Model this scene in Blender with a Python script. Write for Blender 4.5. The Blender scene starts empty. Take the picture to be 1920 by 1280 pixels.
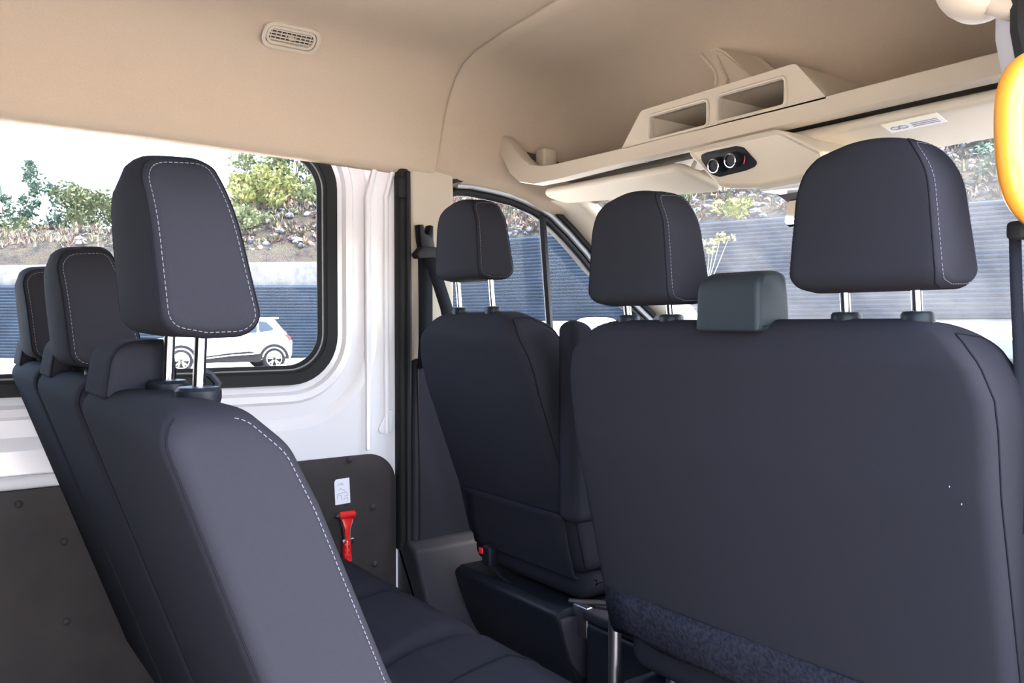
import bpy, bmesh, math, random
from mathutils import Vector, Matrix, noise
from mathutils.geometry import tessellate_polygon

random.seed(7)
S = bpy.context.scene
COL = S.collection
sin, cos, pi = math.sin, math.cos, math.pi

# ------------------------------------------------------------------ camera
F = 1548.0
CAM = Vector((1.2, 0.0, 1.0))
YAW = math.radians(54.1)
PITCH = math.atan((608 - 640) / F)
FW = Vector((-sin(YAW) * cos(PITCH), cos(YAW) * cos(PITCH), sin(PITCH)))
RT = Vector((cos(YAW), sin(YAW), 0))
UP = RT.cross(FW)
cd = bpy.data.cameras.new('camera')
cd.sensor_width = 36.0
cd.lens = 36.0 * F / 1920.0
cd.clip_start = 0.02
cd.clip_end = 500
cam = bpy.data.objects.new('camera', cd)
COL.objects.link(cam)
cam.location = CAM
cam.rotation_euler = (pi / 2 + PITCH, 0, YAW)
S.camera = cam


def at(u, v, x=None, y=None, z=None, d=None):
    """point of the place seen at a pixel of the 1920x1280 photograph, on a given plane"""
    r = FW + (u - 960) / F * RT - (v - 640) / F * UP
    if x is not None:
        k = (x - CAM.x) / r.x
    elif y is not None:
        k = (y - CAM.y) / r.y
    elif z is not None:
        k = (z - CAM.z) / r.z
    else:
        k = d
    return CAM + k * r


# ------------------------------------------------------------------ world, sun, exposure
SKY_STRENGTH = 0.66
SUN_STRENGTH = 3.6
SUN_DIR = Vector((0.32, 0.42, 1.2))          # towards the sun
S.view_settings.view_transform = 'Standard'
S.view_settings.look = 'None'
S.view_settings.gamma = 1.0
S.view_settings.exposure = 1.95
S.view_settings.use_curve_mapping = False
w = bpy.data.worlds.new('sky')
S.world = w
w.use_nodes = True
nt = w.node_tree
nt.nodes.clear()
wo = nt.nodes.new('ShaderNodeOutputWorld')
bg = nt.nodes.new('ShaderNodeBackground')
sk = nt.nodes.new('ShaderNodeTexSky')
sk.sky_type = 'NISHITA'
sk.sun_disc = False
sk.sun_elevation = math.radians(66)
sk.sun_rotation = math.atan2(SUN_DIR.x, SUN_DIR.y)
sk.air_density = 1.0
sk.dust_density = 4.0
sk.ozone_density = 0.6
bg.inputs[1].default_value = SKY_STRENGTH
nt.links.new(sk.outputs[0], bg.inputs[0])
nt.links.new(bg.outputs[0], wo.inputs[0])
sl = bpy.data.lights.new('sun', 'SUN')
sl.energy = SUN_STRENGTH
sl.angle = math.radians(0.6)
sl.color = (1.0, 0.94, 0.85)
so = bpy.data.objects.new('sun', sl)
COL.objects.link(so)
so.location = (6, -10, 20)
so.rotation_euler = SUN_DIR.to_track_quat('Z', 'Y').to_euler()


# ------------------------------------------------------------------ materials
MATS = {}


def mat(name, col, rough=0.6, metal=0.0, noise_amt=0.0, nscale=40.0, bump=0.0, bscale=300.0, sheen=0.0,
        spec=0.5, col2=None, coat=0.0, emis=None):
    if name in MATS:
        return MATS[name]
    m = bpy.data.materials.new(name)
    m.use_nodes = True
    t = m.node_tree
    b = t.nodes['Principled BSDF']
    b.inputs['Roughness'].default_value = rough
    b.inputs['Metallic'].default_value = metal
    b.inputs['Specular IOR Level'].default_value = spec
    b.inputs['Sheen Weight'].default_value = sheen
    b.inputs['Sheen Roughness'].default_value = 0.5
    b.inputs['Coat Weight'].default_value = coat
    b.inputs['Coat Roughness'].default_value = 0.08
    c = (*col, 1.0)
    tc = t.nodes.new('ShaderNodeTexCoord')
    if noise_amt > 0 or col2:
        n = t.nodes.new('ShaderNodeTexNoise')
        n.inputs['Scale'].default_value = nscale
        n.inputs['Detail'].default_value = 6
        t.links.new(tc.outputs['Object'], n.inputs['Vector'])
        r = t.nodes.new('ShaderNodeValToRGB')
        if col2:
            a0, a1 = c, (*col2, 1.0)
        else:
            a0 = tuple(max(0, k * (1 - noise_amt)) for k in col) + (1.0,)
            a1 = tuple(min(1, k * (1 + noise_amt)) for k in col) + (1.0,)
        r.color_ramp.elements[0].position = 0.35
        r.color_ramp.elements[1].position = 0.65
        r.color_ramp.elements[0].color = a0
        r.color_ramp.elements[1].color = a1
        t.links.new(n.outputs['Fac'], r.inputs[0])
        t.links.new(r.outputs[0], b.inputs['Base Color'])
    else:
        b.inputs['Base Color'].default_value = c
    if bump > 0:
        n2 = t.nodes.new('ShaderNodeTexNoise')
        n2.inputs['Scale'].default_value = bscale
        n2.inputs['Detail'].default_value = 3
        t.links.new(tc.outputs['Object'], n2.inputs['Vector'])
        bp = t.nodes.new('ShaderNodeBump')
        bp.inputs['Strength'].default_value = bump
        bp.inputs['Distance'].default_value = 0.002
        t.links.new(n2.outputs['Fac'], bp.inputs['Height'])
        t.links.new(bp.outputs[0], b.inputs['Normal'])
    MATS[name] = m
    return m


def glass_mat(name, tint, dust, dust_scale=3.0, refl=0.06):
    m = bpy.data.materials.new(name)
    m.use_nodes = True
    t = m.node_tree
    t.nodes.clear()
    o = t.nodes.new('ShaderNodeOutputMaterial')
    tr = t.nodes.new('ShaderNodeBsdfTransparent')
    tr.inputs[0].default_value = (*tint, 1)
    gl = t.nodes.new('ShaderNodeBsdfGlossy')
    gl.inputs['Roughness'].default_value = 0.02
    lw = t.nodes.new('ShaderNodeLayerWeight')
    lw.inputs['Blend'].default_value = 0.5
    pw_ = t.nodes.new('ShaderNodeMath')
    pw_.operation = 'POWER'
    pw_.inputs[1].default_value = 5.0
    t.links.new(lw.outputs['Facing'], pw_.inputs[0])
    ml = t.nodes.new('ShaderNodeMath')
    ml.operation = 'MULTIPLY_ADD'
    ml.inputs[1].default_value = 0.8
    ml.inputs[2].default_value = refl * 0.5
    t.links.new(pw_.outputs[0], ml.inputs[0])
    mx = t.nodes.new('ShaderNodeMixShader')
    t.links.new(ml.outputs[0], mx.inputs[0])
    t.links.new(tr.outputs[0], mx.inputs[1])
    t.links.new(gl.outputs[0], mx.inputs[2])
    # dust film on the pane
    df = t.nodes.new('ShaderNodeBsdfTranslucent')
    df.inputs[0].default_value = (0.85, 0.84, 0.8, 1)
    tc = t.nodes.new('ShaderNodeTexCoord')
    n = t.nodes.new('ShaderNodeTexNoise')
    n.inputs['Scale'].default_value = dust_scale
    n.inputs['Detail'].default_value = 8
    n.inputs['Roughness'].default_value = 0.65
    t.links.new(tc.outputs['Object'], n.inputs['Vector'])
    mr = t.nodes.new('ShaderNodeMapRange')
    mr.inputs['From Min'].default_value = 0.35
    mr.inputs['From Max'].default_value = 0.75
    mr.inputs['To Min'].default_value = dust * 0.4
    mr.inputs['To Max'].default_value = dust * 1.8
    t.links.new(n.outputs['Fac'], mr.inputs['Value'])
    m2 = t.nodes.new('ShaderNodeMixShader')
    t.links.new(mr.outputs[0], m2.inputs[0])
    t.links.new(mx.outputs[0], m2.inputs[1])
    t.links.new(df.outputs[0], m2.inputs[2])
    t.links.new(m2.outputs[0], o.inputs[0])
    return m


FABRIC = mat('charcoal_fabric', (0.0222, 0.0220, 0.0272), rough=0.95, noise_amt=0.05, nscale=900, bump=0.10, bscale=1500,
             sheen=0.0, spec=0.06)
FABRIC_PAD = mat('patterned_fabric', (0.045, 0.055, 0.075), rough=0.9, nscale=90, col2=(0.12, 0.14, 0.18), bump=0.3,
                 bscale=900, sheen=0.1)
CARPET = mat('carpet_flap', (0.014, 0.0145, 0.020), rough=1.0, spec=0.05, nscale=160, col2=(0.030, 0.030, 0.040), bump=0.6, bscale=500)
SEAM = mat('seam_thread', (0.010, 0.010, 0.013), rough=0.95, spec=0.05)
STITCH = mat('pale_stitch_thread', (0.15, 0.145, 0.18), rough=0.8)
PLASTIC = mat('black_plastic', (0.010, 0.012, 0.016), spec=0.22, rough=0.42, bump=0.1, bscale=900)
PLASTIC2 = mat('charcoal_plastic', (0.025, 0.024, 0.030), spec=0.2, rough=0.55, bump=0.12, bscale=700)
GREYPLASTIC = mat('slate_plastic', (0.014, 0.019, 0.023), spec=0.3, rough=0.6, bump=0.1, bscale=800)
RUBBER = mat('black_rubber', (0.014, 0.014, 0.015), rough=0.6, spec=0.22)
CHROME = mat('chrome', (0.58, 0.58, 0.60), rough=0.16, metal=1.0)
STEEL = mat('dull_steel', (0.35, 0.33, 0.34), rough=0.35, metal=1.0)
CREAM = mat('cream_headliner', (0.50, 0.40, 0.295), rough=0.95, noise_amt=0.03, nscale=300, bump=0.15, bscale=900, spec=0.2)
CREAMP = mat('cream_plastic', (0.54, 0.465, 0.36), rough=0.5, bump=0.06, bscale=900, spec=0.35)
CREAMV = mat('cream_vinyl', (0.68, 0.60, 0.47), rough=0.6, bump=0.06, bscale=900, spec=0.3)
GREYTRIM = mat('grey_trim', (0.50, 0.50, 0.54), rough=0.5)
WHITEP = mat('white_paint', (0.83, 0.815, 0.835), rough=0.22, coat=0.5)
BOARD = mat('brown_black_board', (0.036, 0.030, 0.029), rough=0.6, spec=0.3, noise_amt=0.12, nscale=14, bump=0.12, bscale=500)
FLOORM = mat('dark_floor_mat', (0.03, 0.03, 0.033), rough=0.85, noise_amt=0.2, nscale=80, bump=0.2)
ORANGE = mat('orange_plastic', (0.88, 0.35, 0.035), rough=0.33, coat=0.3)
RED = mat('red_plastic', (0.78, 0.018, 0.018), rough=0.3, coat=0.3)
PAPER = mat('white_paper', (0.85, 0.85, 0.90), rough=0.8)
INK = mat('purple_grey_ink', (0.35, 0.30, 0.42), rough=0.8)
LABEL = mat('white_label', (0.92, 0.91, 0.86), rough=0.6)
LABELY = mat('pale_yellow_label', (0.90, 0.84, 0.58), rough=0.6)
DARKHOLE = mat('dark_cavity', (0.02, 0.018, 0.015), rough=0.9)
BELT = mat('seat_belt_webbing', (0.014, 0.015, 0.020), spec=0.1, rough=0.75, bump=0.3, bscale=1200)
SILVER = mat('silver_trim', (0.50, 0.50, 0.49), rough=0.3, metal=0.7)
FRIT = mat('dark_sun_band', (0.10, 0.085, 0.075), rough=0.5)
MIRROR = mat('mirror_glass', (0.9, 0.9, 0.9), rough=0.02, metal=1.0)
CONCRETE = mat('concrete', (0.10, 0.097, 0.092), rough=0.9, nscale=3.0, col2=(0.15, 0.147, 0.14), bump=0.2, bscale=20)
PAVING = mat('sunlit_paving', (0.58, 0.54, 0.49), rough=0.95, nscale=2.0, col2=(0.68, 0.64, 0.58), bump=0.2, bscale=30)
CORRUG = mat('blue_grey_metal_sheet', (0.021, 0.031, 0.047), spec=0.08, rough=0.7, noise_amt=0.15, nscale=1.5)
GLASS = glass_mat('side_glass', (0.95, 0.97, 0.98), 0.004, 5.0, refl=0.012)
WSGLASS = glass_mat('windscreen_glass', (0.94, 0.965, 0.98), 0.012, 4.0, refl=0.03)
CARPAINT = mat('car_white_paint', (0.22, 0.245, 0.265), rough=0.4, coat=0.1)
CARGLASS = mat('car_dark_glass', (0.012, 0.022, 0.036), rough=0.25, spec=0.2)
TYRE = mat('tyre', (0.010, 0.010, 0.011), rough=0.9, spec=0.05)
CARBLACK = mat('car_black_cladding', (0.010, 0.010, 0.011), rough=0.8, spec=0.06)
TAIL = mat('tail_lamp', (0.22, 0.006, 0.010), rough=0.2)


# ------------------------------------------------------------------ mesh helpers
def mk(name, verts, faces, m, parent=None, smooth=True, angle=38, local=False):
    me = bpy.data.meshes.new(name)
    me.from_pydata([tuple(v) for v in verts], [], [tuple(f) for f in faces])
    bm = bmesh.new()
    bm.from_mesh(me)
    bmesh.ops.recalc_face_normals(bm, faces=bm.faces)
    bm.to_mesh(me)
    bm.free()
    me.materials.append(m)
    if smooth:
        me.shade_smooth()
        me.set_sharp_from_angle(angle=math.radians(angle))
    o = bpy.data.objects.new(name, me)
    COL.objects.link(o)
    if parent:
        o.parent = parent
        if not local and parent.type == 'EMPTY':
            o.matrix_parent_inverse = Matrix.Translation(-parent.location)
    return o


def thing(name, loc, label, cat, group=None, rotz=0.0):
    o = bpy.data.objects.new(name, None)
    COL.objects.link(o)
    o.location = loc
    o.rotation_euler = (0, 0, rotz)
    o.empty_display_size = 0.05
    return tag(o, label, cat, group)


def tag(o, label, cat, group=None, kind=None):
    if label:
        o['label'] = label
    if cat:
        o['category'] = cat
    if group:
        o['group'] = group
    if kind:
        o['kind'] = kind
    return o


def struct(o, label, cat):
    return tag(o, label, cat, kind='structure')


class MB:
    def __init__(s):
        s.v, s.f = [], []

    def add(s, v, f):
        n = len(s.v)
        s.v += [Vector(p) for p in v]
        s.f += [[i + n for i in q] for q in f]
        return s

    def build(s, name, m, parent=None, **k):
        return mk(name, s.v, s.f, m, parent, **k)


def rp(pts, r, seg=5):
    """round the corners of a closed 2D polygon; r is a radius or one per corner"""
    n = len(pts)
    out = []
    for i in range(n):
        p = Vector(pts[i])
        a = Vector(pts[i - 1]) - p
        b = Vector(pts[(i + 1) % n]) - p
        rr = r[i] if isinstance(r, (list, tuple)) else r
        la, lb = a.length, b.length
        a.normalize()
        b.normalize()
        ang = a.angle(b)
        if rr <= 0 or ang > pi - 0.02:
            out.append(tuple(p))
            continue
        d = min(rr / math.tan(ang / 2), la * 0.48, lb * 0.48)
        rr2 = d * math.tan(ang / 2)
        c = p + (a + b).normalized() * (rr2 / sin(ang / 2))
        s0, s1 = p + a * d - c, p + b * d - c
        tot = s0.angle(s1)
        sgn = 1 if (s0.x * s1.y - s0.y * s1.x) > 0 else -1
        for k in range(seg + 1):
            t = sgn * tot * k / seg
            out.append((c.x + s0.x * cos(t) - s0.y * sin(t), c.y + s0.x * sin(t) + s0.y * cos(t)))
    return out


def resample(loop, maxlen):
    out = []
    n = len(loop)
    for i in range(n):
        a, b = Vector(loop[i]), Vector(loop[(i + 1) % n])
        k = max(1, int((b - a).length / maxlen))
        for j in range(k):
            out.append(tuple(a.lerp(b, j / k)))
    return out


def area2(p):
    return 0.5 * sum(p[i][0] * p[(i + 1) % len(p)][1] - p[(i + 1) % len(p)][0] * p[i][1] for i in range(len(p)))


def inset2(p, d):
    n = len(p)
    sg = 1 if area2(p) > 0 else -1
    out = []
    for i in range(n):
        a, b, c = Vector(p[i - 1]), Vector(p[i]), Vector(p[(i + 1) % n])
        t = (c - a)
        if t.length < 1e-9:
            out.append(tuple(b))
            continue
        t.normalize()
        nn = Vector((-t.y, t.x)) * sg
        out.append(tuple(b + nn * d))
    return out


class Pillow:
    """a side profile (y,z) carried across x, with rounded ends, rounded top corners, taper and a slight belly"""

    def __init__(s, prof, cx, w, er, topR=0.0, taper=0.0, botR=0.0, belly=0.0):
        s.p = prof
        s.cx, s.w, s.er, s.topR, s.taper, s.botR, s.belly = cx, w, er, topR, taper, botR, belly
        s.z0 = min(q[1] for q in prof)
        s.z1 = max(q[1] for q in prof)
        s.yc = sum(q[0] for q in prof) / len(prof)

    def section(s, sx, inset=0.0):
        hw = s.w / 2
        p = inset2(s.p, inset) if inset else s.p
        H = s.z1 - s.z0
        out = []
        for (y, z) in p:
            f = (z - s.z0) / H
            cut = 0.0
            if s.topR and z > s.z1 - s.topR:
                e = min(1.0, (z - (s.z1 - s.topR)) / s.topR)
                cut += s.topR * (1 - math.sqrt(max(0.0, 1 - (0.985 * e) ** 2)))
            if s.botR and z < s.z0 + s.botR:
                e = min(1.0, ((s.z0 + s.botR) - z) / s.botR)
                cut += s.botR * (1 - math.sqrt(max(0.0, 1 - (0.985 * e) ** 2)))
            k = (1 - s.taper * f) * (hw - cut) / hw
            bl = s.belly * max(0.0, 1 - (sx / hw) ** 2)
            out.append(Vector((s.cx + sx * k, y + (bl if y > s.yc else -bl), z + (bl * 1.2 if f > 0.9 else 0))))
        return out

    def stations(s, n=14):
        hw = s.w / 2
        st = []
        for k in range(n + 1):
            st.append((-(hw - s.er) + 2 * (hw - s.er) * k / n, 0.0))
        ends = []
        for k in range(1, 6):
            a = k / 5 * pi / 2
            ends.append((hw - s.er + s.er * sin(a), s.er * (1 - cos(a))))
        # finer stations where the top corner is rounded
        return [(-x, i) for (x, i) in reversed(ends)] + st + ends

    def mesh(s, n=14):
        v, f = [], []
        secs = [s.section(x, i) for (x, i) in s.stations(n)]
        m = len(secs[0])
        for q in secs:
            v += q
        for a in range(len(secs) - 1):
            for b in range(m):
                b2 = (b + 1) % m
                f.append((a * m + b, a * m + b2, (a + 1) * m + b2, (a + 1) * m + b))
        flat = inset2(s.p, s.er)
        bm = bmesh.new()
        bv = [bm.verts.new((y, z, 0)) for y, z in flat]
        be = [bm.edges.new((bv[i], bv[(i + 1) % m])) for i in range(m)]
        bm.verts.index_update()
        res = bmesh.ops.triangle_fill(bm, use_beauty=True, use_dissolve=False, edges=be)
        bm.verts.index_update()
        tris = [[q.index for q in fc.verts] for fc in bm.faces]
        bm.free()
        for a in (0, len(secs) - 1):
            for t in tris:
                f.append(tuple(a * m + i for i in t))
        return v, f

    def seam(s, side, ang, push=0.0006):
        hw = s.w / 2
        a = math.radians(ang)
        x = hw - s.er + s.er * sin(a)
        ins = s.er * (1 - cos(a))
        p = s.section(side * x, ins - push)
        return [q + Vector((side * push * sin(a), 0, 0)) for q in p]


def tube(path, r, seg=8, closed=False, caps=True, r2=None, up=Vector((0, 0, 1))):
    path = [Vector(p) for p in path]
    n = len(path)
    v, f = [], []
    prev = None
    for i, p in enumerate(path):
        if closed:
            t = path[(i + 1) % n] - path[i - 1]
        else:
            t = path[min(i + 1, n - 1)] - path[max(i - 1, 0)]
        t.normalize()
        if prev is None:
            a = t.orthogonal().normalized() if abs(t.dot(up)) > 0.95 else t.cross(up).normalized()
        else:
            a = (prev - t * prev.dot(t))
            a = a.normalized() if a.length > 1e-6 else t.orthogonal().normalized()
        prev = a
        b = t.cross(a)
        rr = r[i] if isinstance(r, (list, tuple)) else r
        rb = rr if r2 is None else r2
        for k in range(seg):
            th = 2 * pi * k / seg
            v.append(p + a * rr * cos(th) + b * rb * sin(th))
    m = n if closed else n - 1
    for i in range(m):
        j = (i + 1) % n
        for k in range(seg):
            k2 = (k + 1) % seg
            f.append((i * seg + k, i * seg + k2, j * seg + k2, j * seg + k))
    if not closed and caps:
        f.append(tuple(range(seg)))
        f.append(tuple((n - 1) * seg + k for k in range(seg)))
    return v, f


def dashes(path, length, gap, r, closed=True):
    """stitches: short thread pieces along a path"""
    mb = MB()
    pts = [Vector(p) for p in path]
    if closed:
        pts.append(pts[0])
    acc = 0.0
    cur = []
    on = True
    left = length
    i = 0
    p = pts[0]
    cur = [p]
    guard = 0
    while i < len(pts) - 1 and guard < 20000:
        guard += 1
        d = (pts[i + 1] - p)
        L = d.length
        if L < 1e-9:
            i += 1
            continue
        if L > left:
            p = p + d * (left / L)
            if on:
                cur.append(p)
                if (cur[-1] - cur[0]).length > 1e-5:
                    mb.add(*tube([cur[0], cur[-1]], r, 4))
            cur = [p]
            on = not on
            left = length if on else gap
        else:
            left -= L
            i += 1
            p = pts[i]
    return mb


def rbox(c, s, r, seg=3, rot=None):
    """box with all edges rounded: centre c, full size s"""
    bm = bmesh.new()
    bmesh.ops.create_cube(bm, size=1.0)
    for q in bm.verts:
        q.co = Vector((q.co.x * s[0], q.co.y * s[1], q.co.z * s[2]))
    r = min(r, min(s) * 0.49)
    if r > 0:
        bmesh.ops.bevel(bm, geom=bm.edges[:], offset=r, segments=seg, profile=0.5, affect='EDGES')
    M = Matrix.Translation(Vector(c))
    if rot is not None:
        M = M @ rot
    bm.transform(M)
    bm.verts.index_update()
    v = [q.co.copy() for q in bm.verts]
    f = [[q.index for q in fc.verts] for fc in bm.faces]
    bm.free()
    return v, f


def prism(poly, fn, d0, d1, bev=0.0, bseg=2):
    """closed 2D polygon extruded between depths d0,d1; fn(a,b,depth) gives the point; optional rounded rims"""
    n = len(poly)
    rings = []
    if bev > 0:
        sg = 1 if d1 > d0 else -1
        # quarter round at both rims
        for k in range(bseg + 1):
            a = pi / 2 * k / bseg
            rings.append((d0 + sg * bev * (1 - cos(a)), bev * (1 - sin(a))))
        for k in range(bseg + 1):
            a = pi / 2 * (1 - k / bseg)
            rings.append((d1 - sg * bev * (1 - cos(a)), bev * (1 - sin(a))))
    else:
        rings = [(d0, 0), (d1, 0)]
    v, f = [], []
    for d, i in rings:
        q = inset2(poly, i) if i > 1e-7 else poly
        v += [Vector(fn(a, b, d)) for a, b in q]
    for k in range(len(rings) - 1):
        for i in range(n):
            j = (i + 1) % n
            f.append((k * n + i, k * n + j, (k + 1) * n + j, (k + 1) * n + i))
    f.append(tuple(range(n)))
    f.append(tuple((len(rings) - 1) * n + i for i in range(n)))
    return v, f


def plate(outer, holes, fn, d0, d1):
    """flat plate with holes, both faces and all rims"""
    loops = [outer] + holes
    flat = [Vector((a, b, 0)) for lp in loops for a, b in lp]
    tris = tessellate_polygon([[Vector((a, b, 0)) for a, b in lp] for lp in loops])
    n = len(flat)
    v = [Vector(fn(q.x, q.y, d0)) for q in flat] + [Vector(fn(q.x, q.y, d1)) for q in flat]
    f = []
    for t in tris:
        f.append(tuple(t))
        f.append(tuple(i + n for i in t))
    o = 0
    for lp in loops:
        m = len(lp)
        for i in range(m):
            j = (i + 1) % m
            f.append((o + i, o + j, n + o + j, n + o + i))
        o += m
    return v, f


def strip(rows):
    """surface through rows of points"""
    m = len(rows[0])
    v, f = [], []
    for r in rows:
        v += [Vector(p) for p in r]
    for a in range(len(rows) - 1):
        for b in range(m - 1):
            f.append((a * m + b, a * m + b + 1, (a + 1) * m + b + 1, (a + 1) * m + b))
    return v, f


def thick(o, t, off=0.0):
    md = o.modifiers.new('solid', 'SOLIDIFY')
    md.thickness = t
    md.offset = off
    return o


def lathe(prof, c, axis, seg=24):
    """prof: (radius, along) pairs"""
    axis = Vector(axis).normalized()
    a = axis.orthogonal().normalized()
    b = axis.cross(a)
    v, f = [], []
    for r, h in prof:
        for k in range(seg):
            t = 2 * pi * k / seg
            v.append(Vector(c) + axis * h + a * r * cos(t) + b * r * sin(t))
    for i in range(len(prof) - 1):
        for k in range(seg):
            k2 = (k + 1) % seg
            f.append((i * seg + k, i * seg + k2, (i + 1) * seg + k2, (i + 1) * seg + k))
    f.append(tuple(range(seg)))
    f.append(tuple((len(prof) - 1) * seg + k for k in range(seg)))
    return v, f


YZ = lambda x: (lambda a, b, d: (d, a, b))       # polygon in (y,z), depth along x
FX = lambda a, b, d: (d, a, b)
FY = lambda a, b, d: (a, d, b)
FZ = lambda a, b, d: (a, b, d)

# ================================================================== THE VAN SHELL
# ---- floor
o = mk('floor', *rbox((0, 0.2, -0.04), (1.72, 4.2, 0.08), 0.01), FLOORM)
struct(o, 'dark rubber floor of the van under the seats', 'floor')

# ---- left wall with pressed window surround
WY0, WY1, WZ0, WZ1 = -0.62, 0.908, 0.848, 1.48
win_out = rp([(WY0, WZ0), (WY1, WZ0), (WY1, WZ1), (WY0, WZ1)], 0.125, 10)


def grow(off, r):
    return rp([(WY0 - off, WZ0 - off), (WY1 + off, WZ0 - off), (WY1 + off, WZ1 + off), (WY0 - off, WZ1 + off)], r, 10)


rings = [(0.0, -0.885), (0.004, -0.868), (0.022, -0.862), (0.030, -0.852), (0.046, -0.848), (0.054, -0.858), (0.092, -0.862),
         (0.104, -0.852), (0.120, -0.848)]
v, f = [], []
for off, x in rings:
    v += [Vector((x, a, b)) for a, b in grow(off, 0.125 + off)]
m = len(win_out)
for k in range(len(rings) - 1):
    for i in range(m):
        j = (i + 1) % m
        f.append((k * m + i, k * m + j, (k + 1) * m + j, (k + 1) * m + i))
mb = MB().add(v, f)
outer = [(-1.9, -0.02), (1.105, -0.02), (1.105, 1.60), (-1.9, 1.60)]
hole = grow(0.120, 0.245)
mb.add(*plate(outer, [hole], FX, -0.848, -0.865))
# outer skin
mb.add(*plate([(-1.9, -0.3), (1.2, -0.3), (1.2, 1.62), (-1.9, 1.62)], [grow(0.0, 0.125)], FX, -0.885, -0.93))
wall_left = struct(mb.build('wall_left', WHITEP, angle=30), 'white painted metal side wall around the rear side window', 'wall')
# pressed ridges of the pillar beside the window
for yy, zz0, zz1, nm in ((1.0, 0.66, 1.42, 'pressed_rib'), (1.055, 0.70, 1.42, 'pressed_rib')):
    mk(nm, *tube([(-0.848, yy + 0.02 * (t > 0.9), zz0 + (zz1 - zz0) * t) for t in (0, .1, .3, .6, .9, 1)], 0.008, 8, r2=0.012),
       WHITEP, wall_left)
# ledge above the lower board
mk('ledge', *rbox((-0.842, -0.4, 0.662), (0.03, 2.2, 0.028), 0.01), WHITEP, wall_left)
# small pressed triangle low in the corner
mk('pressed_bracket', *prism(rp([(1.02, 0.70), (1.075, 0.70), (1.075, 0.80)], 0.012, 4), FX, -0.85, -0.842, 0.003), WHITEP, wall_left)

# ---- rear side window: glass, seal
win = mk('window_1', *prism(grow(-0.02, 0.11), FX, -0.874, -0.870), GLASS)
struct(win, 'large rear side window with rounded corner in the white wall', 'window')
seal = MB()
p0 = grow(-0.046, 0.085)
p1 = grow(-0.024, 0.105)
p2 = grow(0.004, 0.128)
rows = []
for pl, xx in ((p0, -0.870), (p0, -0.866), (p1, -0.856), (p1, -0.852), (p2, -0.850), (p2, -0.875)):
    rows.append([(xx, a, b) for a, b in pl])
v, f = [], []
for r in rows:
    v += [Vector(q) for q in r]
for k in range(len(rows) - 1):
    for i in range(m):
        j = (i + 1) % m
        f.append((k * m + i, k * m + j, (k + 1) * m + j, (k + 1) * m + i))
mk('window_seal', v, f, RUBBER, win, angle=30)
mk('seal_lip', *tube([(-0.858, a, b) for a, b in grow(-0.034, 0.095)], 0.0022, 6, closed=True), mat('grey_rubber_lip', (0.16, 0.16, 0.15), rough=0.35), win)

# ---- dark lining board on the lower wall
bp_ = rp([(-1.85, 0.03), (1.078, 0.03), (1.078, 0.648), (-1.85, 0.642)], [0.01, 0.01, 0.085, 0.01], 10)
board = mk('trim_1', *prism(bp_, FX, -0.846, -0.838, 0.002), BOARD)
struct(board, 'dark brown lining board covering the lower side wall', 'panel')
for uv in ((35, 945), (120, 1015), (125, 1165), (655, 862), (700, 950), (703, 1057), (560, 880)):
    p = at(*uv, x=-0.838)
    mk('rivet', *lathe([(0.0085, 0), (0.0085, 0.002), (0.006, 0.0045), (0.002, 0.0055)], p, (1, 0, 0), 14), BOARD, board)

# ---- door seal strip and left centre pillar
sealm = MB().add(*rbox((-0.842, 1.098, 0.90), (0.05, 0.036, 1.06), 0.012))
sealm.add(*tube([(-0.815, 1.104, 0.38), (-0.815, 1.104, 0.7), (-0.812, 1.106, 1.0), (-0.815, 1.104, 1.42)], 0.008, 8))
t2 = struct(sealm.build('trim_2', RUBBER), 'black rubber seal strip running down beside the cream pillar', 'seal')
mk('seal_clip', *rbox((-0.822, 1.088, 1.375), (0.02, 0.03, 0.06), 0.007), RUBBER, t2)
pil = prism(rp([(1.118, 0.890), (1.165, 0.890), (1.262, 1.05), (1.262, 1.46), (1.118, 1.46)], 0.012, 4), FX, -0.90, -0.826, 0.012, 3)
t3 = struct(mk('trim_3', *pil, CREAMP), 'cream upper pillar trim behind the driver seat headrest', 'pillar')
pil2 = MB().add(*prism(rp([(1.112, 0.36), (1.42, 0.36), (1.40, 0.905), (1.118, 0.905)], 0.02, 4), FX, -0.90, -0.806, 0.015, 3))
t4 = struct(pil2.build('trim_4', PLASTIC2), 'dark grey lower pillar trim behind the driver seat', 'pillar')
mk('groove', *tube([(-0.806, 1.135, 0.37), (-0.806, 1.135, 0.6), (-0.806, 1.128, 0.89)], 0.0035, 6), RUBBER, t4)
# sill block at the pillar foot
sb = MB().add(*prism(rp([(-0.86, 0.0), (-0.56, 0.0), (-0.60, 0.12), (-0.755, 0.385), (-0.79, 0.40), (-0.86, 0.40)], [0.005, 0.005, 0.03, 0.03, 0.02, 0.005], 5), FY, 1.088, 1.60, 0.012, 3))
t5 = struct(sb.build('trim_5', PLASTIC2), 'dark grey plastic sill box at the foot of the pillar', 'sill')

# ---- driver door: lower panel and window with quarter light
dline = [at(u, v_, x=-0.85) for u, v_ in ((838, 372), (842, 362), (856, 357), (880, 358), (920, 366), (960, 376), (1000, 393), (1030, 413), (1060, 443), (1090, 477), (1110, 502),
                                        (1150, 543), (1190, 582), (1215, 606))]
dl = [(q.y, q.z) for q in dline]
dwin = dl + [(2.16, 0.90), (1.235, 0.90)]
door = mk('door_1', *plate([(1.19, -0.02), (2.4, -0.02), (2.4, 0.95), (2.18, 1.0)] + [(a + 0.05, b + 0.06) for a, b in reversed(dl[4:])] + [(1.3, 1.50), (1.19, 1.50)],
                           [dwin], FX, -0.862, -0.905), PLASTIC)
struct(door, 'driver door with sloping side window beside the windscreen pillar', 'door')
dg = struct(mk('window_2', *prism(dwin, FX, -0.90, -0.896), GLASS), 'driver door window with slanted quarter light divider', 'window')


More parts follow.
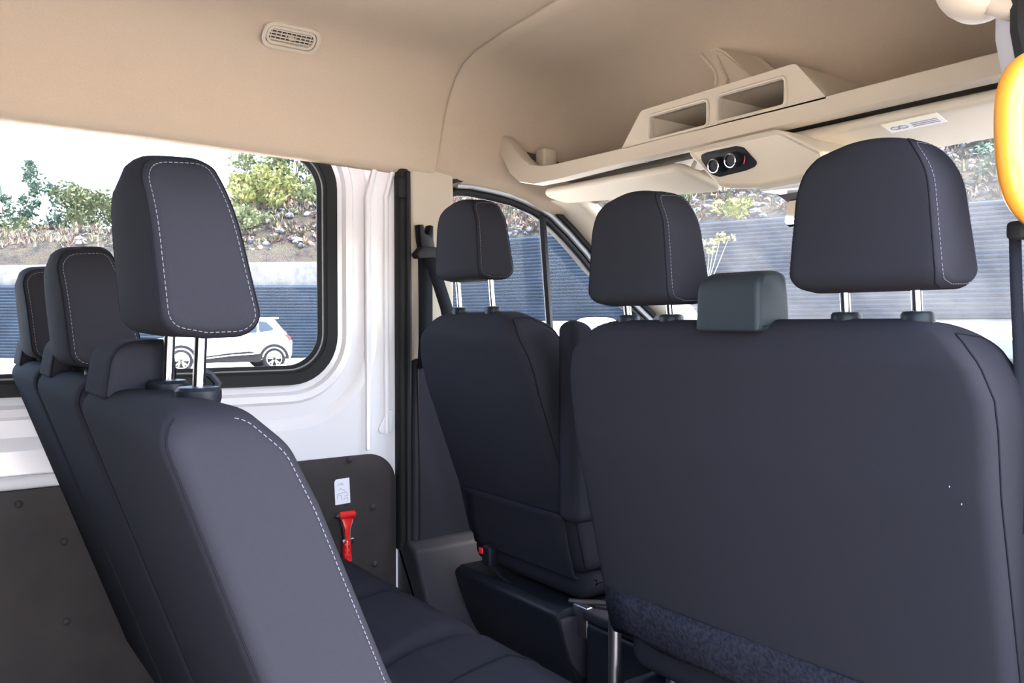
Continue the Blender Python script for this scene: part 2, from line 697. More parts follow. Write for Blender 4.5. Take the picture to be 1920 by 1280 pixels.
def offs(poly, d):
    out = []
    n = len(poly)
    for i in range(n):
        a, b = Vector(poly[max(0, i - 1)]), Vector(poly[min(n - 1, i + 1)])
        t = (b - a).normalized()
        out.append((poly[i][0] - t.y * d, poly[i][1] + t.x * d))
    return out


# glass edge rubber, bright channel, outer rubber
loopA = [(1.243, 0.88)] + dl
mk('glass_rubber', *tube([(-0.858, a, b) for a, b in offs(loopA, -0.004)], 0.010, 8, r2=0.012), RUBBER, dg)
mk('bright_channel', *tube([(-0.846, a, b) for a, b in offs(loopA, 0.015)][3:], 0.009, 8, r2=0.010), SILVER, dg)
mk('door_rubber', *tube([(-0.838, a, b) for a, b in offs(loopA, 0.032)][2:], 0.009, 8, r2=0.010), RUBBER, dg)
a0, a1 = at(1016, 404, x=-0.862), at(1034, 660, x=-0.862)
mk('quarter_light_divider', *tube([a0, a0.lerp(a1, .3), a0.lerp(a1, .7), a1], 0.012, 6, r2=0.030), RUBBER, dg)

# ---- outside door mirror
mt = thing('door_mirror', at(1120, 605, x=-1.08), 'white outside door mirror glimpsed beyond the driver door window', 'mirror')
c = at(1118, 607, x=-1.08)
bmv = bmesh.new()
bmesh.ops.create_uvsphere(bmv, u_segments=20, v_segments=12, radius=1)
vv = []
for q in bmv.verts:
    sx, sy, sz = q.co
    k = lambda t: math.copysign(abs(t) ** 0.6, t)
    vv.append(c + Vector((k(sx) * 0.10, k(sy) * 0.06, k(sz) * 0.075 - 0.05)))
bmv.verts.index_update()
ff = [[q.index for q in fc.verts] for fc in bmv.faces]
bmv.free()
mk('mirror_shell', vv, ff, WHITEP, mt)
mk('mirror_arm', *tube([c + Vector((0.06, 0, -0.09)), c + Vector((0.17, -0.01, -0.10))], 0.02, 8), PLASTIC, mt)
mk('mirror_face', *rbox(c + Vector((0, -0.058, -0.05)), (0.15, 0.01, 0.11), 0.004), MIRROR, mt)

# ---- headliner, rear part (swept cross-section)
prof_l = [(-0.875, 1.460), (-0.868, 1.440), (-0.85, 1.429), (-0.832, 1.432), (-0.818, 1.447), (-0.805, 1.48), (-0.79, 1.52), (-0.77, 1.575), (-0.745, 1.625),
          (-0.715, 1.665), (-0.675, 1.695), (-0.62, 1.712), (-0.50, 1.725), (-0.30, 1.737), (0, 1.745)]
prof = prof_l + [(-a, b) for a, b in reversed(prof_l[:-1])]


def roofsec(y, dz=0.0, sx=1.0):
    return [(a * sx, y, b + dz) for a, b in prof]


ys = [-1.9, -1.2, -0.6, 0.0, 0.4, 0.8, 1.12, 1.180, 1.192, 1.197, 1.198]
rows = [roofsec(y) for y in ys[:-3]]
rows += [[(a * 1.0, 1.190, b + 0.001) for a, b in prof], [(a * 1.003, 1.197, b + 0.004) for a, b in prof], [(a * 1.012, 1.201, b + 0.014) for a, b in prof]]
# dip the lower hem slightly towards the front
rows2 = []
for r in rows:
    rr = []
    for (a, y, b) in r:
        t = max(0, (y - 0.5) / 0.7)
        wgt = max(0, (1.50 - b) / 0.08)
        rr.append((a, y, b - 0.016 * t * min(1, wgt)))
    rows2.append(rr)
ceil = mk('ceiling', *strip(rows2), CREAM, angle=60)
thick(ceil, 0.002, 0)
struct(ceil, 'cream cloth headliner over the rear seats, rolled down to the window top', 'ceiling')
# outer metal roof so that no light leaks in
rr = []
for y in (-1.95, 1.5):
    rr.append([(a * 1.08, y, b + 0.07 if b > 1.6 else b + 0.04) for a, b in prof])
rr.append([(a * 1.05, 1.70, min(b + 0.07, 1.62)) for a, b in prof])
rr.append([(a * 1.0, 1.80, min(b, 1.42)) for a, b in prof])
roof = mk('roof', *strip(rr), WHITEP, angle=60)
thick(roof, 0.01, 1)
struct(roof, 'white outer metal roof of the van', 'roof')

# ---- headliner, front part over the cab, falling to the windscreen header
fl = [(-0.868, 0), (-0.852, 0.03), (-0.835, 0.06), (-0.82, 0.12), (-0.80, 0.30), (-0.775, 0.50), (-0.742, 0.70), (-0.69, 0.86), (-0.62, 0.93), (-0.5, 0.96), (-0.30, 0.985), (0, 1.0)]
fp = fl + [(-a, b) for a, b in reversed(fl[:-1])]
fs = [(1.199, 1.418, 1.752, 1.004), (1.205, 1.408, 1.745, 1.0), (1.25, 1.402, 1.742, 1.0), (1.35, 1.398, 1.735, 1.0), (1.45, 1.387, 1.72, 1.0), (1.53, 1.372, 1.69, 0.995), (1.60, 1.352, 1.63, 0.985),
      (1.65, 1.348, 1.56, 0.975), (1.69, 1.352, 1.48, 0.965), (1.715, 1.362, 1.41, 0.955), (1.722, 1.366, 1.385, 0.95)]
rows = [[(a * s, y, zb + (zt - zb) * b) for a, b in fp] for (y, zb, zt, s) in fs]
ceil2 = mk('ceiling', *strip(rows), CREAM, angle=60)
thick(ceil2, 0.006, -1)
struct(ceil2, 'cream headliner over the front cab, in front of the seam', 'ceiling')
mk('seam_groove', *tube([(a * 1.002, 1.1985, b + 0.003) for a, b in prof[3:-3]], 0.0016, 6), mat('headliner_seam', (0.40, 0.33, 0.25), rough=0.9), ceil2)
# ---- windscreen
ZW = lambda y: 1.385 - 0.70 * (y - 1.70)


def wsp(a, t, d=0.0):        # a across, t along y
    return Vector((a, t + d * 0.57, ZW(t) + d * 0.82))


ws_poly = rp([(-0.80, 2.33), (-0.742, 1.70), (0.742, 1.70), (0.80, 2.33)], [0.02, 0.05, 0.05, 0.02], 8)
ws = struct(mk('window_3', *prism(ws_poly, lambda a, b, d: wsp(a, b, d), 0.012, 0.017), WSGLASS), 'wide windscreen in front of the seats, slightly dusty', 'window')
# dark shade band behind the mirror foot
def ws_at(u, v_):
    r = at(u, v_, d=1.0) - CAM
    # CAM + k r lies on z = 1.385 - 0.70 (y - 1.70)
    k = (1.385 + 0.70 * 1.70 - CAM.z - 0.70 * CAM.y) / (r.z + 0.70 * r.y)
    q = CAM + k * r
    return (q.x, q.y)


mk('shade_band', *prism([ws_at(*uv) for uv in ((1428, 349), (1487, 388), (1560, 400), (1560, 318), (1500, 318))], lambda a, b, d: wsp(a, b, d), 0.004, 0.008), FRIT, ws)

# ---- windscreen pillars (cream trim)
for sgn, nm, lb in ((-1, 'trim_6', 'cream windscreen pillar trim between driver window and windscreen'), (1, 'trim_7', 'cream windscreen pillar trim on the passenger side')):
    S0 = [Vector((sgn * 0.842, a + 0.030, b + 0.030)) for a, b in dl[6:]]
    rows = []
    n = len(S0)
    for i, p in enumerate(S0):
        t = i / (n - 1)
        y = 1.60 + (2.36 - 1.60) * t
        ye = max(y, 1.66)
        q = wsp(sgn * (0.742 + 0.058 * max(0, (ye - 1.70) / 0.63)), ye, 0.008)
        if t < 0.35:
            q = q.lerp(Vector((sgn * 0.72, 1.64, 1.372)), 1 - t / 0.35)
        mid1 = p.lerp(q, 0.3) + Vector((-sgn * 0.022, -0.008, 0.0))
        mid2 = p.lerp(q, 0.7) + Vector((-sgn * 0.022, -0.012, 0.0))
        rows.append([p + Vector((sgn * 0.02, 0.0, 0.0)), p, mid1, mid2, q, q + Vector((0, 0.02, 0.015))])
    a = mk(nm, *strip(rows), CREAMV, angle=60)
    thick(a, 0.008, 0)
    struct(a, lb, 'pillar')

# ---- right side: door aperture, front passenger door, rear quarter, upper rail
rz = MB().add(*plate([(-1.9, -0.3), (-0.40, -0.3), (-0.40, 1.50), (-1.9, 1.50)], [], FX, 0.86, 0.92))
lining = MB().add(*rbox((0.852, -1.15, 0.6), (0.012, 1.46, 1.15), 0.005))
rz.add(*rbox((0.89, 0.3, -0.17), (0.06, 1.5, 0.24), 0.02))
rz.add(*rbox((0.885, 0.3, 1.485), (0.07, 1.6, 0.21), 0.02))
wr = struct(rz.build('wall_right', WHITEP), 'white side wall and open sliding door aperture on the camera side', 'wall')
lining.build('lining_board', BOARD, wr)
rd = MB().add(*plate([(1.16, -0.02), (2.4, -0.02), (2.4, 0.95), (2.18, 1.0)] + [(a + 0.05, b + 0.06) for a, b in reversed(dl[4:])] + [(1.3, 1.50), (1.16, 1.50)], [dwin], FX, 0.862, 0.93))
struct(rd.build('door_2', PLASTIC2), 'front passenger door panel beyond the bench seat', 'door')
struct(mk('window_4', *prism(dwin, FX, 0.896, 0.90), GLASS), 'front passenger door window', 'window')
wb = MB().add(*plate([(-0.92, -0.3), (0.92, -0.3), (0.92, 1.62), (0.62, 1.78), (-0.62, 1.78), (-0.92, 1.62)], [], FY, -1.9, -1.95))
struct(wb.build('wall_rear', BOARD), 'rear doors of the van behind the camera', 'wall')

# right centre pillar with seal
pr_ = [(1.50, 0.722, 0.03), (1.40, 0.722, 0.03), (1.345, 0.722, 0.03), (1.30, 0.730, 0.035), (1.24, 0.742, 0.04), (1.17, 0.756, 0.04), (1.05, 0.782, 0.045), (0.9, 0.80, 0.05), (0.6, 0.815, 0.05), (0.0, 0.82, 0.05)]
rows = []
for z, x, wd in pr_:
    xi = x
    rows.append([(xi + 0.16, 1.16, z), (xi + 0.03, 1.165, z), (xi + 0.006, 1.15, z), (xi, 1.12, z), (xi, 1.085, z), (xi + 0.004, 1.068, z), (xi + 0.03, 1.06, z), (xi + 0.16, 1.06, z)])
bp2 = struct(mk('trim_8', *strip(rows), GREYTRIM, angle=60), 'pale grey centre pillar trim at the open door beside the orange handle', 'pillar')
mk('pillar_seal', *tube([(x + 0.042, 1.05, z) for z, x, wd in pr_], 0.014, 8), RUBBER, bp2)
# rounded cream cover at the pillar top
cov = MB()
cv = bmesh.new()
bmesh.ops.create_uvsphere(cv, u_segments=24, v_segments=14, radius=1)
cv.verts.index_update()
kk = lambda t, e: math.copysign(abs(t) ** e, t)
cc = at(1826, -42, y=1.05)
vv = [cc + Vector((kk(q.co.x, .8) * 0.036, kk(q.co.y, .8) * 0.06, kk(q.co.z, .8) * 0.052)) for q in cv.verts]
ff = [[q.index for q in fc.verts] for fc in cv.faces]
cv.free()
cov.add(vv, ff)
cov.add(*tube([cc + Vector((0.02, 0.0, -0.035)), cc + Vector((0.05, 0.005, -0.052)), cc + Vector((0.09, 0.01, -0.056))], 0.016, 10))
cov.add(*tube([cc + Vector((0.0, 0.0, 0.03)), cc + Vector((0.04, -0.2, 0.09)), cc + Vector((0.06, -0.9, 0.09))], 0.045, 10))
struct(cov.build('trim_9', CREAMP), 'rounded cream trim cover at the top of the open door', 'trim')

# dashboard and bonnet
dsh = thing('dashboard', (0, 2.0, 0.5), 'dark dashboard beyond the passenger bench under the windscreen', 'dashboard')
dp = rp([(1.84, 0.30), (2.36, 0.30), (2.36, 0.955), (1.98, 0.965), (1.80, 0.93), (1.78, 0.70)], [0.02, 0.02, 0.02, 0.05, 0.05, 0.05], 6)
mk('dash_body', *prism(dp, FX, -0.85, 0.855, 0.01, 2), PLASTIC, dsh)
mk('dash_roll', *tube([(-0.84, 1.79, 0.905), (0.845, 1.79, 0.905)], 0.03, 12), GREYPLASTIC, dsh)
mk('glovebox_lid', *rbox((0.45, 1.775, 0.66), (0.6, 0.03, 0.2), 0.012), PLASTIC2, dsh)
mk('dash_rail', *tube([(0.1, 1.765, 0.775), (0.845, 1.765, 0.775)], 0.014, 10), GREYPLASTIC, dsh)
bn = struct(mk('bonnet', *strip([[(a * s, y, z - 0.05 * (abs(a) / 0.8) ** 3) for a in (-0.8, -0.6, -0.3, 0, 0.3, 0.6, 0.8)] for (y, z, s) in ((2.36, 0.945, 1.02), (2.5, 0.94, 1.03), (2.8, 0.90, 1.0), (3.05, 0.78, 0.95), (3.12, 0.4, 0.9))]), WHITEP),
            'white bonnet edge beyond the bottom of the windscreen', 'bonnet')
thick(bn, 0.01, 0)
struct(mk('trim_10', *rbox((0, 2.35, 0.45), (1.7, 0.06, 0.9), 0.02), PLASTIC), 'dark bulkhead under the windscreen', 'bulkhead')

# ================================================================== SEATS
def headrest(parent, cx, yb, zb, h=0.195, rtop=0.030, crown=0.006, rfb=0.036, colr=1.0, w=0.19, db=0.095, dt=0.066, lean=-0.02, top=0.03, postbase=None, postsp=0.10, postr=0.0065, taper=0.10,
             stitch=True, post_r_top=None, postlean=None, topR=0.068):
    prof = rp([(yb - db / 2, zb + 0.006), (yb - db * 0.08, zb - 0.002), (yb + db / 2, zb), (yb + lean + dt / 2, zb + h - 0.004), (yb + lean - dt / 2, zb + h - 0.012)], [0.024, 0.02, rfb, 0.018, rtop], 6)
    prof = resample(prof, 0.008)
    pw = Pillow(prof, cx, w, 0.012, topR=topR, taper=taper, botR=0.026, belly=crown)
    hd = mk('headrest', *pw.mesh(18), FABRIC, parent, angle=70)
    for sd in (-1, 1):
        mk('piping', *tube(pw.seam(sd, 25, 0.0002), 0.0010, 5, closed=True), SEAM, hd)
        if stitch:
            dashes(pw.seam(sd, 62, 0.0004), 0.0036, 0.0020, 0.00042).build('stitching', STITCH, hd)
    for sd in (-1, 1):
        p1 = Vector((cx + sd * postsp / 2, yb - 0.004, zb + 0.03))
        p0_ = Vector((cx + sd * postsp / 2, yb - 0.004 + (postlean or 0.012), postbase - 0.03))
        mk('headrest_post', *tube([p0_, p0_.lerp(p1, .5), p1], postr, 14), CHROME, hd)
        cb = p0_ + (p1 - p0_) * ((postbase - p0_.z) / (p1.z - p0_.z))
        mk('post_collar', *lathe([(0.017 * colr, -0.012), (0.0195 * colr, -0.002), (0.0195 * colr, 0.006), (0.017 * colr, 0.0095), (0.010, 0.0105)], cb, (0, 0, 1), 20), PLASTIC, hd)
    return hd


def backrest(parent, cx, w, prof, er, topR, rad, name='backrest', taper=0.0, n=18, m_=None):
    p = resample(rp(prof, rad, 6), 0.03)
    pw = Pillow(p, cx, w, er, topR=topR, taper=taper)
    o = mk(name, *pw.mesh(n), m_ or FABRIC, parent, angle=70)
    return o, pw


def half_path(loop, cond):
    """the longest run of loop points that satisfy cond"""
    n = len(loop)
    ok = [cond(p) for p in loop]
    best = []
    for s0 in range(n):
        if ok[s0] and not ok[s0 - 1]:
            run = []
            k = s0
            while ok[k % n] and len(run) < n:
                run.append(loop[k % n])
                k += 1
            if len(run) > len(best):
                best = run
    return best or loop


def belt_block(parent, cx, y0, y1, z0, z1, w, m_=FABRIC, name='belt_guide', slope=0.02):
    p = resample(rp([(y0 + 0.01, z0), (y1, z0), (y1 - 0.004, z1), (y0 + slope, z1 - 0.004)], [0.004, 0.004, 0.012, 0.03], 6), 0.02)
    pw = Pillow(p, cx, w, 0.009, topR=0.02, taper=0.05)
    b = mk(name, *pw.mesh(8), m_, parent, angle=70)
    return b, pw


# ---- second row: three seats
R2PROF = [(0.392, 0.25), (0.57, 0.33), (0.372, 0.655), (0.300, 0.835), (0.272, 0.892), (0.236, 0.928), (0.150, 0.930)]
R2RAD = [0.04, 0.04, 0.05, 0.08, 0.06, 0.034, 0.050]
R2 = [(0.285, 0.988, 'nearest second-row seat, dark cloth, headrest raised on long chrome posts', 0.0),
      (-0.158, 0.938, 'middle second-row seat, dark cloth, headrest pushed down', 0.0),
      (-0.600, 0.934, 'far second-row seat beside the white wall, headrest pushed down', 0.0)]
for k, (cx, zb, lb, dy) in enumerate(R2):
    st = thing('rear_chair', (cx, 0.35, 0.0), lb, 'seat', 'second-row seats')
    wd = 0.425
    br, pw = backrest(st, cx, wd, R2PROF, 0.019, 0.050, R2RAD, n=20)
    for sd in (-1, 1):
        loop = pw.seam(sd, 40, 0.0003)
        rear = half_path(loop, lambda q: q.y < 0.175 + (0.93 - q.z) * 0.37 and q.z < 0.925)
        mk('piping', *tube(rear, 0.0011, 5), SEAM, br)
        lp2 = pw.seam(sd, 62, 0.0005)
        fr_ = half_path(lp2, lambda q: q.y > 0.222 + max(0, (0.90 - q.z)) * 0.32)
        dashes(fr_, 0.0036, 0.0022, 0.00048, closed=False).build('stitching', STITCH, br)
    headrest(st, cx + 0.0, 0.238 if k == 0 else 0.222, zb, h=0.187 if k == 0 else 0.176, w=0.20, db=0.098, dt=0.072, lean=-0.028, postbase=0.928, colr=1.15, postsp=0.125, postr=0.0062,
             taper=0.06, rfb=0.026, topR=0.088, postlean=-0.006 if k == 0 else -0.004)
    bb, bw = belt_block(st, cx - 0.135, 0.155, 0.245, 0.918, 0.984, 0.13)
    mk('piping', *tube(bw.seam(1, 45, 0.0003), 0.0009, 5, closed=True), SEAM, bb)
    if k == 0:
        lv = [(cx + 0.03, 0.252, 0.920), (cx + 0.03, 0.258, 0.938), (cx + 0.03, 0.250, 0.948), (cx + 0.03, 0.240, 0.952)]
        mk('release_lever', *tube(lv, 0.0045, 8), PLASTIC, st)

# cushions: each with front bolster and patterned insert
cz = 0.425
for k, (x0, x1, st_name) in enumerate(((-0.845, -0.418, 0), (-0.412, -0.118, 1), (-0.112, 0.50, 2))):
    par = [q for q in bpy.data.objects if q.name.startswith('rear_chair') and q.type == 'EMPTY']
    par.sort(key=lambda q: q.location.x)
    p_ = par[k]
    prof = resample(rp([(0.42, 0.30), (0.86, 0.27), (0.90, 0.33), (0.885, 0.405), (0.82, 0.432), (0.72, 0.418), (0.66, 0.398), (0.42, 0.388)], [0.02, 0.03, 0.04, 0.04, 0.06, 0.04, 0.06, 0.02], 5), 0.03)
    pw = Pillow(prof, (x0 + x1) / 2, x1 - x0, 0.028, topR=0.030)
    cu = mk('cushion', *pw.mesh(12), FABRIC, p_, angle=70)
    if k < 2:
        mk('cushion_insert', *rbox(((x0 + x1) / 2, 0.57, 0.392), (x1 - x0 - 0.05, 0.20, 0.016), 0.006), FABRIC_PAD, cu)
    else:
        sm_ = [(0.055, y, z + 0.0005) for y, z in ((0.50, 0.392), (0.60, 0.3965), (0.66, 0.4005), (0.72, 0.416), (0.76, 0.424), (0.82, 0.4305), (0.86, 0.417), (0.886, 0.40), (0.896, 0.36))]
        mk('seam', *tube(sm_, 0.0025, 6), SEAM, cu)
for q in [q for q in bpy.data.objects if q.name.startswith('rear_chair') and q.type == 'EMPTY']:
    x = q.location.x
    for yy in (0.5, 0.8):
        mk('seat_leg', *tube([(x, yy, 0.0), (x, yy, 0.30)], 0.018, 10), STEEL, q)

# ---- front passenger bench
bs = thing('front_bench', (0.42, 1.1, 0.0), 'wide dark cloth front passenger bench seen from behind, two headrests', 'seat')
BPROF = [(1.045, 0.47), (1.15, 0.47), (1.11, 0.75), (1.055, 1.0), (0.962, 1.010), (0.945, 0.955), (0.965, 0.80)]
br, pw = backrest(bs, 0.413, 0.726, BPROF, 0.020, 0.115, [0.028, 0.03, 0.05, 0.04, 0.03, 0.04, 0.2], n=26)
for sd in (-1, 1):
    mk('piping', *tube(pw.seam(sd, 85, 0.0003), 0.0012, 5, closed=True), SEAM, br)
headrest(bs, 0.628, 0.985, 1.043, h=0.187, w=0.208, db=0.10, dt=0.075, lean=-0.012, postbase=1.006, postsp=0.095, taper=0.17, postr=0.0065)
headrest(bs, 0.223, 0.985, 1.033, h=0.186, w=0.199, db=0.10, dt=0.075, lean=-0.012, postbase=1.006, postsp=0.098, taper=0.17, postr=0.0065)
b, bw = belt_block(bs, 0.425, 0.925, 1.01, 0.990, 1.078, 0.115, GREYPLASTIC, slope=0.012)
# carpet flap below the back
rows = []
for i in range(13):
    x = 0.07 + (0.785 - 0.07) * i / 12
    wv = 0.004 * sin(i * 1.3)
    rows.append([(x, 1.034 + wv * 0.3, 0.515), (x, 1.036 + wv, 0.48), (x, 1.048 + wv, 0.442), (x, 1.056 + wv, 0.428 + 0.004 * sin(i * 2.1))])
fl_ = mk('carpet_flap', *strip(rows), CARPET, bs)
thick(fl_, 0.006, 0)
mk('bench_cushion', *Pillow(resample(rp([(1.10, 0.34), (1.62, 0.34), (1.65, 0.44), (1.60, 0.48), (1.10, 0.45)], 0.04, 5), 0.05), 0.42, 0.74, 0.04).mesh(12), FABRIC, bs, angle=70)
for x in (0.022, 0.74):
    mk('bench_leg', *tube([(x, 1.10, 0.0), (x, 1.10, 0.46)], 0.0125, 12), STEEL, bs)
mk('bench_leg', *tube([(0.135, 1.14, 0.0), (0.135, 1.14, 0.40)], 0.012, 12), STEEL, bs)
mk('bench_frame', *rbox((0.42, 1.32, 0.30), (0.70, 0.50, 0.06), 0.01), PLASTIC, bs)
mk('bench_box', *rbox((0.42, 1.36, 0.15), (0.62, 0.36, 0.29), 0.02), PLASTIC, bs)
# lint specks on the back
for uv in ((1780, 912), (1803, 945)):
    p = at(*uv, y=0.962)
    mk('lint', *rbox(p, (0.0010, 0.001, 0.0020), 0.0003), INK, bs)

# ---- driver seat
ds = thing('driver_chair', (-0.42, 1.3, 0.0), 'single dark cloth driver seat on a black plinth, seen from behind', 'seat')
DPROF = [(1.190, 0.44), (1.33, 0.44), (1.24, 0.75), (1.155, 1.00), (1.11, 1.030), (1.045, 1.028), (1.022, 0.975), (1.055, 0.85), (1.155, 0.58)]
br, pw = backrest(ds, -0.415, 0.475, DPROF, 0.030, 0.150, [0.032, 0.03, 0.05, 0.04, 0.03, 0.03, 0.05, 0.2, 0.2], n=24)
for sd in (-1, 1):
    mk('piping', *tube(pw.seam(sd, 60, 0.0003), 0.0013, 5, closed=True), SEAM, br)
headrest(ds, -0.418, 1.062, 1.103, h=0.187, w=0.200, db=0.10, dt=0.075, lean=-0.012, postbase=1.031, postsp=0.140, taper=0.15, postr=0.0065)
rows = []
for i in range(11):
    x = -0.60 + 0.40 * i / 10
    rows.append([(x, 1.146, 0.580), (x, 1.156, 0.565), (x, 1.168, 0.50), (x, 1.185, 0.435), (x, 1.20, 0.43)])
fl2 = mk('map_pocket_flap', *strip(rows), FABRIC, ds)
thick(fl2, 0.006, 0)
mk('flap_seam', *tube([(-0.60, 1.152, 0.574), (-0.2, 1.152, 0.574)], 0.003, 6), SEAM, ds)
mk('driver_cushion', *Pillow(resample(rp([(1.20, 0.37), (1.70, 0.37), (1.74, 0.46), (1.68, 0.50), (1.20, 0.46)], 0.04, 5), 0.05), -0.42, 0.46, 0.045).mesh(12), FABRIC, ds, angle=70)
# plinth: overhanging tray with bevelled edge and end bracket
mk('plinth_tray', *prism(rp([(1.150, 0.350), (1.165, 0.30), (1.28, 0.02), (1.75, 0.02), (1.75, 0.36), (1.175, 0.362)], [0.014, 0.04, 0.02, 0.02, 0.02, 0.012], 5), FX, -0.655, -0.222, 0.006, 2), PLASTIC, ds)
mk('plinth_end', *prism(rp([(1.152, 0.342), (1.185, 0.24), (1.225, 0.19), (1.30, 0.30), (1.30, 0.352)], 0.008, 3), FX, -0.222, -0.208, 0.003, 2), PLASTIC2, ds)
mk('plinth_hinge', *tube([(-0.235, 1.20, 0.372), (-0.17, 1.235, 0.378), (-0.10, 1.27, 0.38)], 0.006, 8), STEEL, ds)
mk('hinge_bracket', *rbox((-0.20, 1.21, 0.335), (0.05, 0.02, 0.07), 0.004), STEEL, ds)
# folded armrest beside the driver
ap = resample(rp([(1.11, 0.58), (1.19, 0.58), (1.165, 1.00), (1.105, 1.015)], [0.02, 0.02, 0.032, 0.028], 6), 0.02)
mk('armrest', *Pillow(ap, -0.138, 0.062, 0.018, topR=0.022).mesh(8), FABRIC, ds, angle=70)

# seat belt buckle with red button
bk = thing('belt_buckle', at(905, 1045, y=1.20), 'black belt buckle with red button beside the driver plinth', 'buckle')
q = at(902, 1032, y=1.155)
mk('buckle_body', *rbox(q + Vector((0.012, 0.018, -0.012)), (0.035, 0.03, 0.055), 0.008), PLASTIC, bk)
mk('buckle_button', *rbox(q + Vector((0.0, -0.0, 0.0)), (0.016, 0.006, 0.016), 0.003), RED, bk)
mk('buckle_strap', *tube([q + Vector((0.02, 0.02, -0.03)), q + Vector((0.05, 0.03, -0.06)), q + Vector((0.11, 0.04, -0.075))], 0.010, 6, r2=0.003), BELT, bk)
# centre console box between the seats, low
cb_ = thing('centre_box', (-0.09, 1.30, 0.0), 'low black storage box between the driver plinth and the bench', 'box')
mk('box_body', *rbox((-0.085, 1.42, 0.17), (0.20, 0.44, 0.34), 0.015), PLASTIC, cb_)
mk('box_lid', *rbox((-0.085, 1.42, 0.355), (0.21, 0.45, 0.025), 0.008), PLASTIC2, cb_)

# ================================================================== SEAT BELTS
db_ = thing('driver_seat_belt', at(798, 470, x=-0.82), 'black seat belt and buckle hanging on the cream pillar by the driver headrest', 'seat belt')
an = at(800, 500, x=-0.815)
# belt anchor: yoke shaped cover and slot plate
yk = [at(u, v_, x=-0.80) for u, v_ in ((785, 421), (793, 421), (796, 437), (802, 440), (806, 422), (812, 424), (812, 450), (815, 466), (805, 474), (790, 466), (787, 450))]
mk('belt_hanger', *prism([(p.y, p.z) for p in yk], FX, -0.826, -0.795, 0.004, 2), PLASTIC, db_)
ysl = [at(u, v_, x=-0.80) for u, v_ in ((778, 476), (790, 462), (818, 464), (822, 476), (815, 486), (782, 484))]
mk('belt_slot', *prism(rp([(p.y, p.z) for p in ysl], 0.006, 3), FX, -0.826, -0.788, 0.005, 2), PLASTIC2, db_)


def ribbon(pts, width_dir, wdt, m_, name, parent, th=0.0018):
    wd_ = Vector(width_dir).normalized() * wdt / 2
    rows = [[Vector(p) - wd_, Vector(p), Vector(p) + wd_] for p in pts]
    o = mk(name, *strip(rows), m_, parent)
    thick(o, th, 0)
    return o


ribbon([at(797, 482, x=-0.80), at(798, 560, x=-0.806), at(798, 640, x=-0.80), at(796, 690, x=-0.80)], (0, 1, 0.02), 0.044, BELT, 'belt_strap', db_)
ribbon([at(806, 482, x=-0.79), at(822, 530, x=-0.77), at(838, 580, x=-0.74), at(850, 640, x=-0.70)], (0.1, 1, -0.1), 0.040, BELT, 'belt_strap', db_)

pb_ = thing('passenger_seat_belt', (0.77, 1.05, 0.85), 'dark seat belt hanging below the orange handle at the open door', 'seat belt')
ribbon([at(1903, 432, y=1.04), at(1905, 520, y=1.04), at(1910, 640, y=1.04), at(1918, 860, y=1.04), at(1925, 1000, y=1.04)], (0.9, 0.5, 0), 0.0125, BELT, 'belt_strap', pb_, 0.002)
mk('belt_anchor', *rbox(at(1910, 432, y=1.04), (0.022, 0.02, 0.022), 0.006), RUBBER, pb_)

# ---- orange grab handle
gh = thing('grab_handle', (0.80, 1.02, 1.1), 'bright orange grab handle on the door pillar, top right of the photo', 'handle')
hc = []
for (u, v_, y) in ((1990, 122, 1.03), (1950, 116, 1.015), (1928, 122, 1.005), (1908, 140, 1.0), (1895, 175, 0.995), (1892, 230, 0.995), (1895, 300, 0.995), (1902, 345, 1.0), (1915, 375, 1.005), (1935, 398, 1.012), (1965, 412, 1.02), (2000, 415, 1.03)):
    hc.append(at(u, v_, y=y))
# smooth
for _ in range(2):
    h2 = [hc[0]]
    for i in range(len(hc) - 1):
        h2 += [hc[i].lerp(hc[i + 1], .25), hc[i].lerp(hc[i + 1], .75)]
    h2.append(hc[-1])
    hc = h2
mk('handle_bar', *tube(hc, 0.0155, 14), ORANGE, gh)
for p in (hc[0], hc[-1]):
    mk('handle_foot', *rbox(p + Vector((0.02, 0.02, 0)), (0.05, 0.04, 0.05), 0.012), ORANGE, gh)

# ================================================================== OVERHEAD: shelf, bin, console, visors
sh = thing('overhead_shelf', (0, 1.4, 1.38), 'long cream storage shelf under the roof above the windscreen', 'shelf')
# lip with upswept left end
bot = [(0.86, 1.392), (0.2, 1.390), (-0.3, 1.388), (-0.52, 1.384), (-0.62, 1.386), (-0.69, 1.402), (-0.735, 1.432), (-0.775, 1.485), (-0.815, 1.535)]
top = [(0.86, 1.434), (0.2, 1.430), (-0.3, 1.428), (-0.52, 1.430), (-0.585, 1.434), (-0.635, 1.445), (-0.675, 1.470), (-0.715, 1.508), (-0.765, 1.548)]
lip = rp(bot + list(reversed(top)), 0.006, 2)
n = len(bot)
v, f = [], []
for d in (1.392, 1.398, 1.425, 1.43):
    k = 0.003 if d in (1.392, 1.43) else 0.0
    for (a, b), (a2, b2) in zip(bot, top):
        c0, c1 = Vector((a, d, b)), Vector((a2, d, b2))
        dd = (c1 - c0).normalized() * k
        v += [c0 + dd, c1 - dd]
for r in range(3):
    for i in range(n - 1):
        for e in (0, 1):
            p0_, p1_ = r * 2 * n + 2 * i + e, r * 2 * n + 2 * (i + 1) + e
            f.append((p0_, p1_, p1_ + 2 * n, p0_ + 2 * n))
for r in (0, 3):
    for i in range(n - 1):
        q0 = r * 2 * n + 2 * i
        f.append((q0, q0 + 1, q0 + 3, q0 + 2))
for i in (0, n - 1):
    for r in range(3):
        q0 = r * 2 * n + 2 * i
        f.append((q0, q0 + 1, q0 + 1 + 2 * n, q0 + 2 * n))
mk('shelf_lip', v, f, CREAMP, sh, angle=40)
rows = []
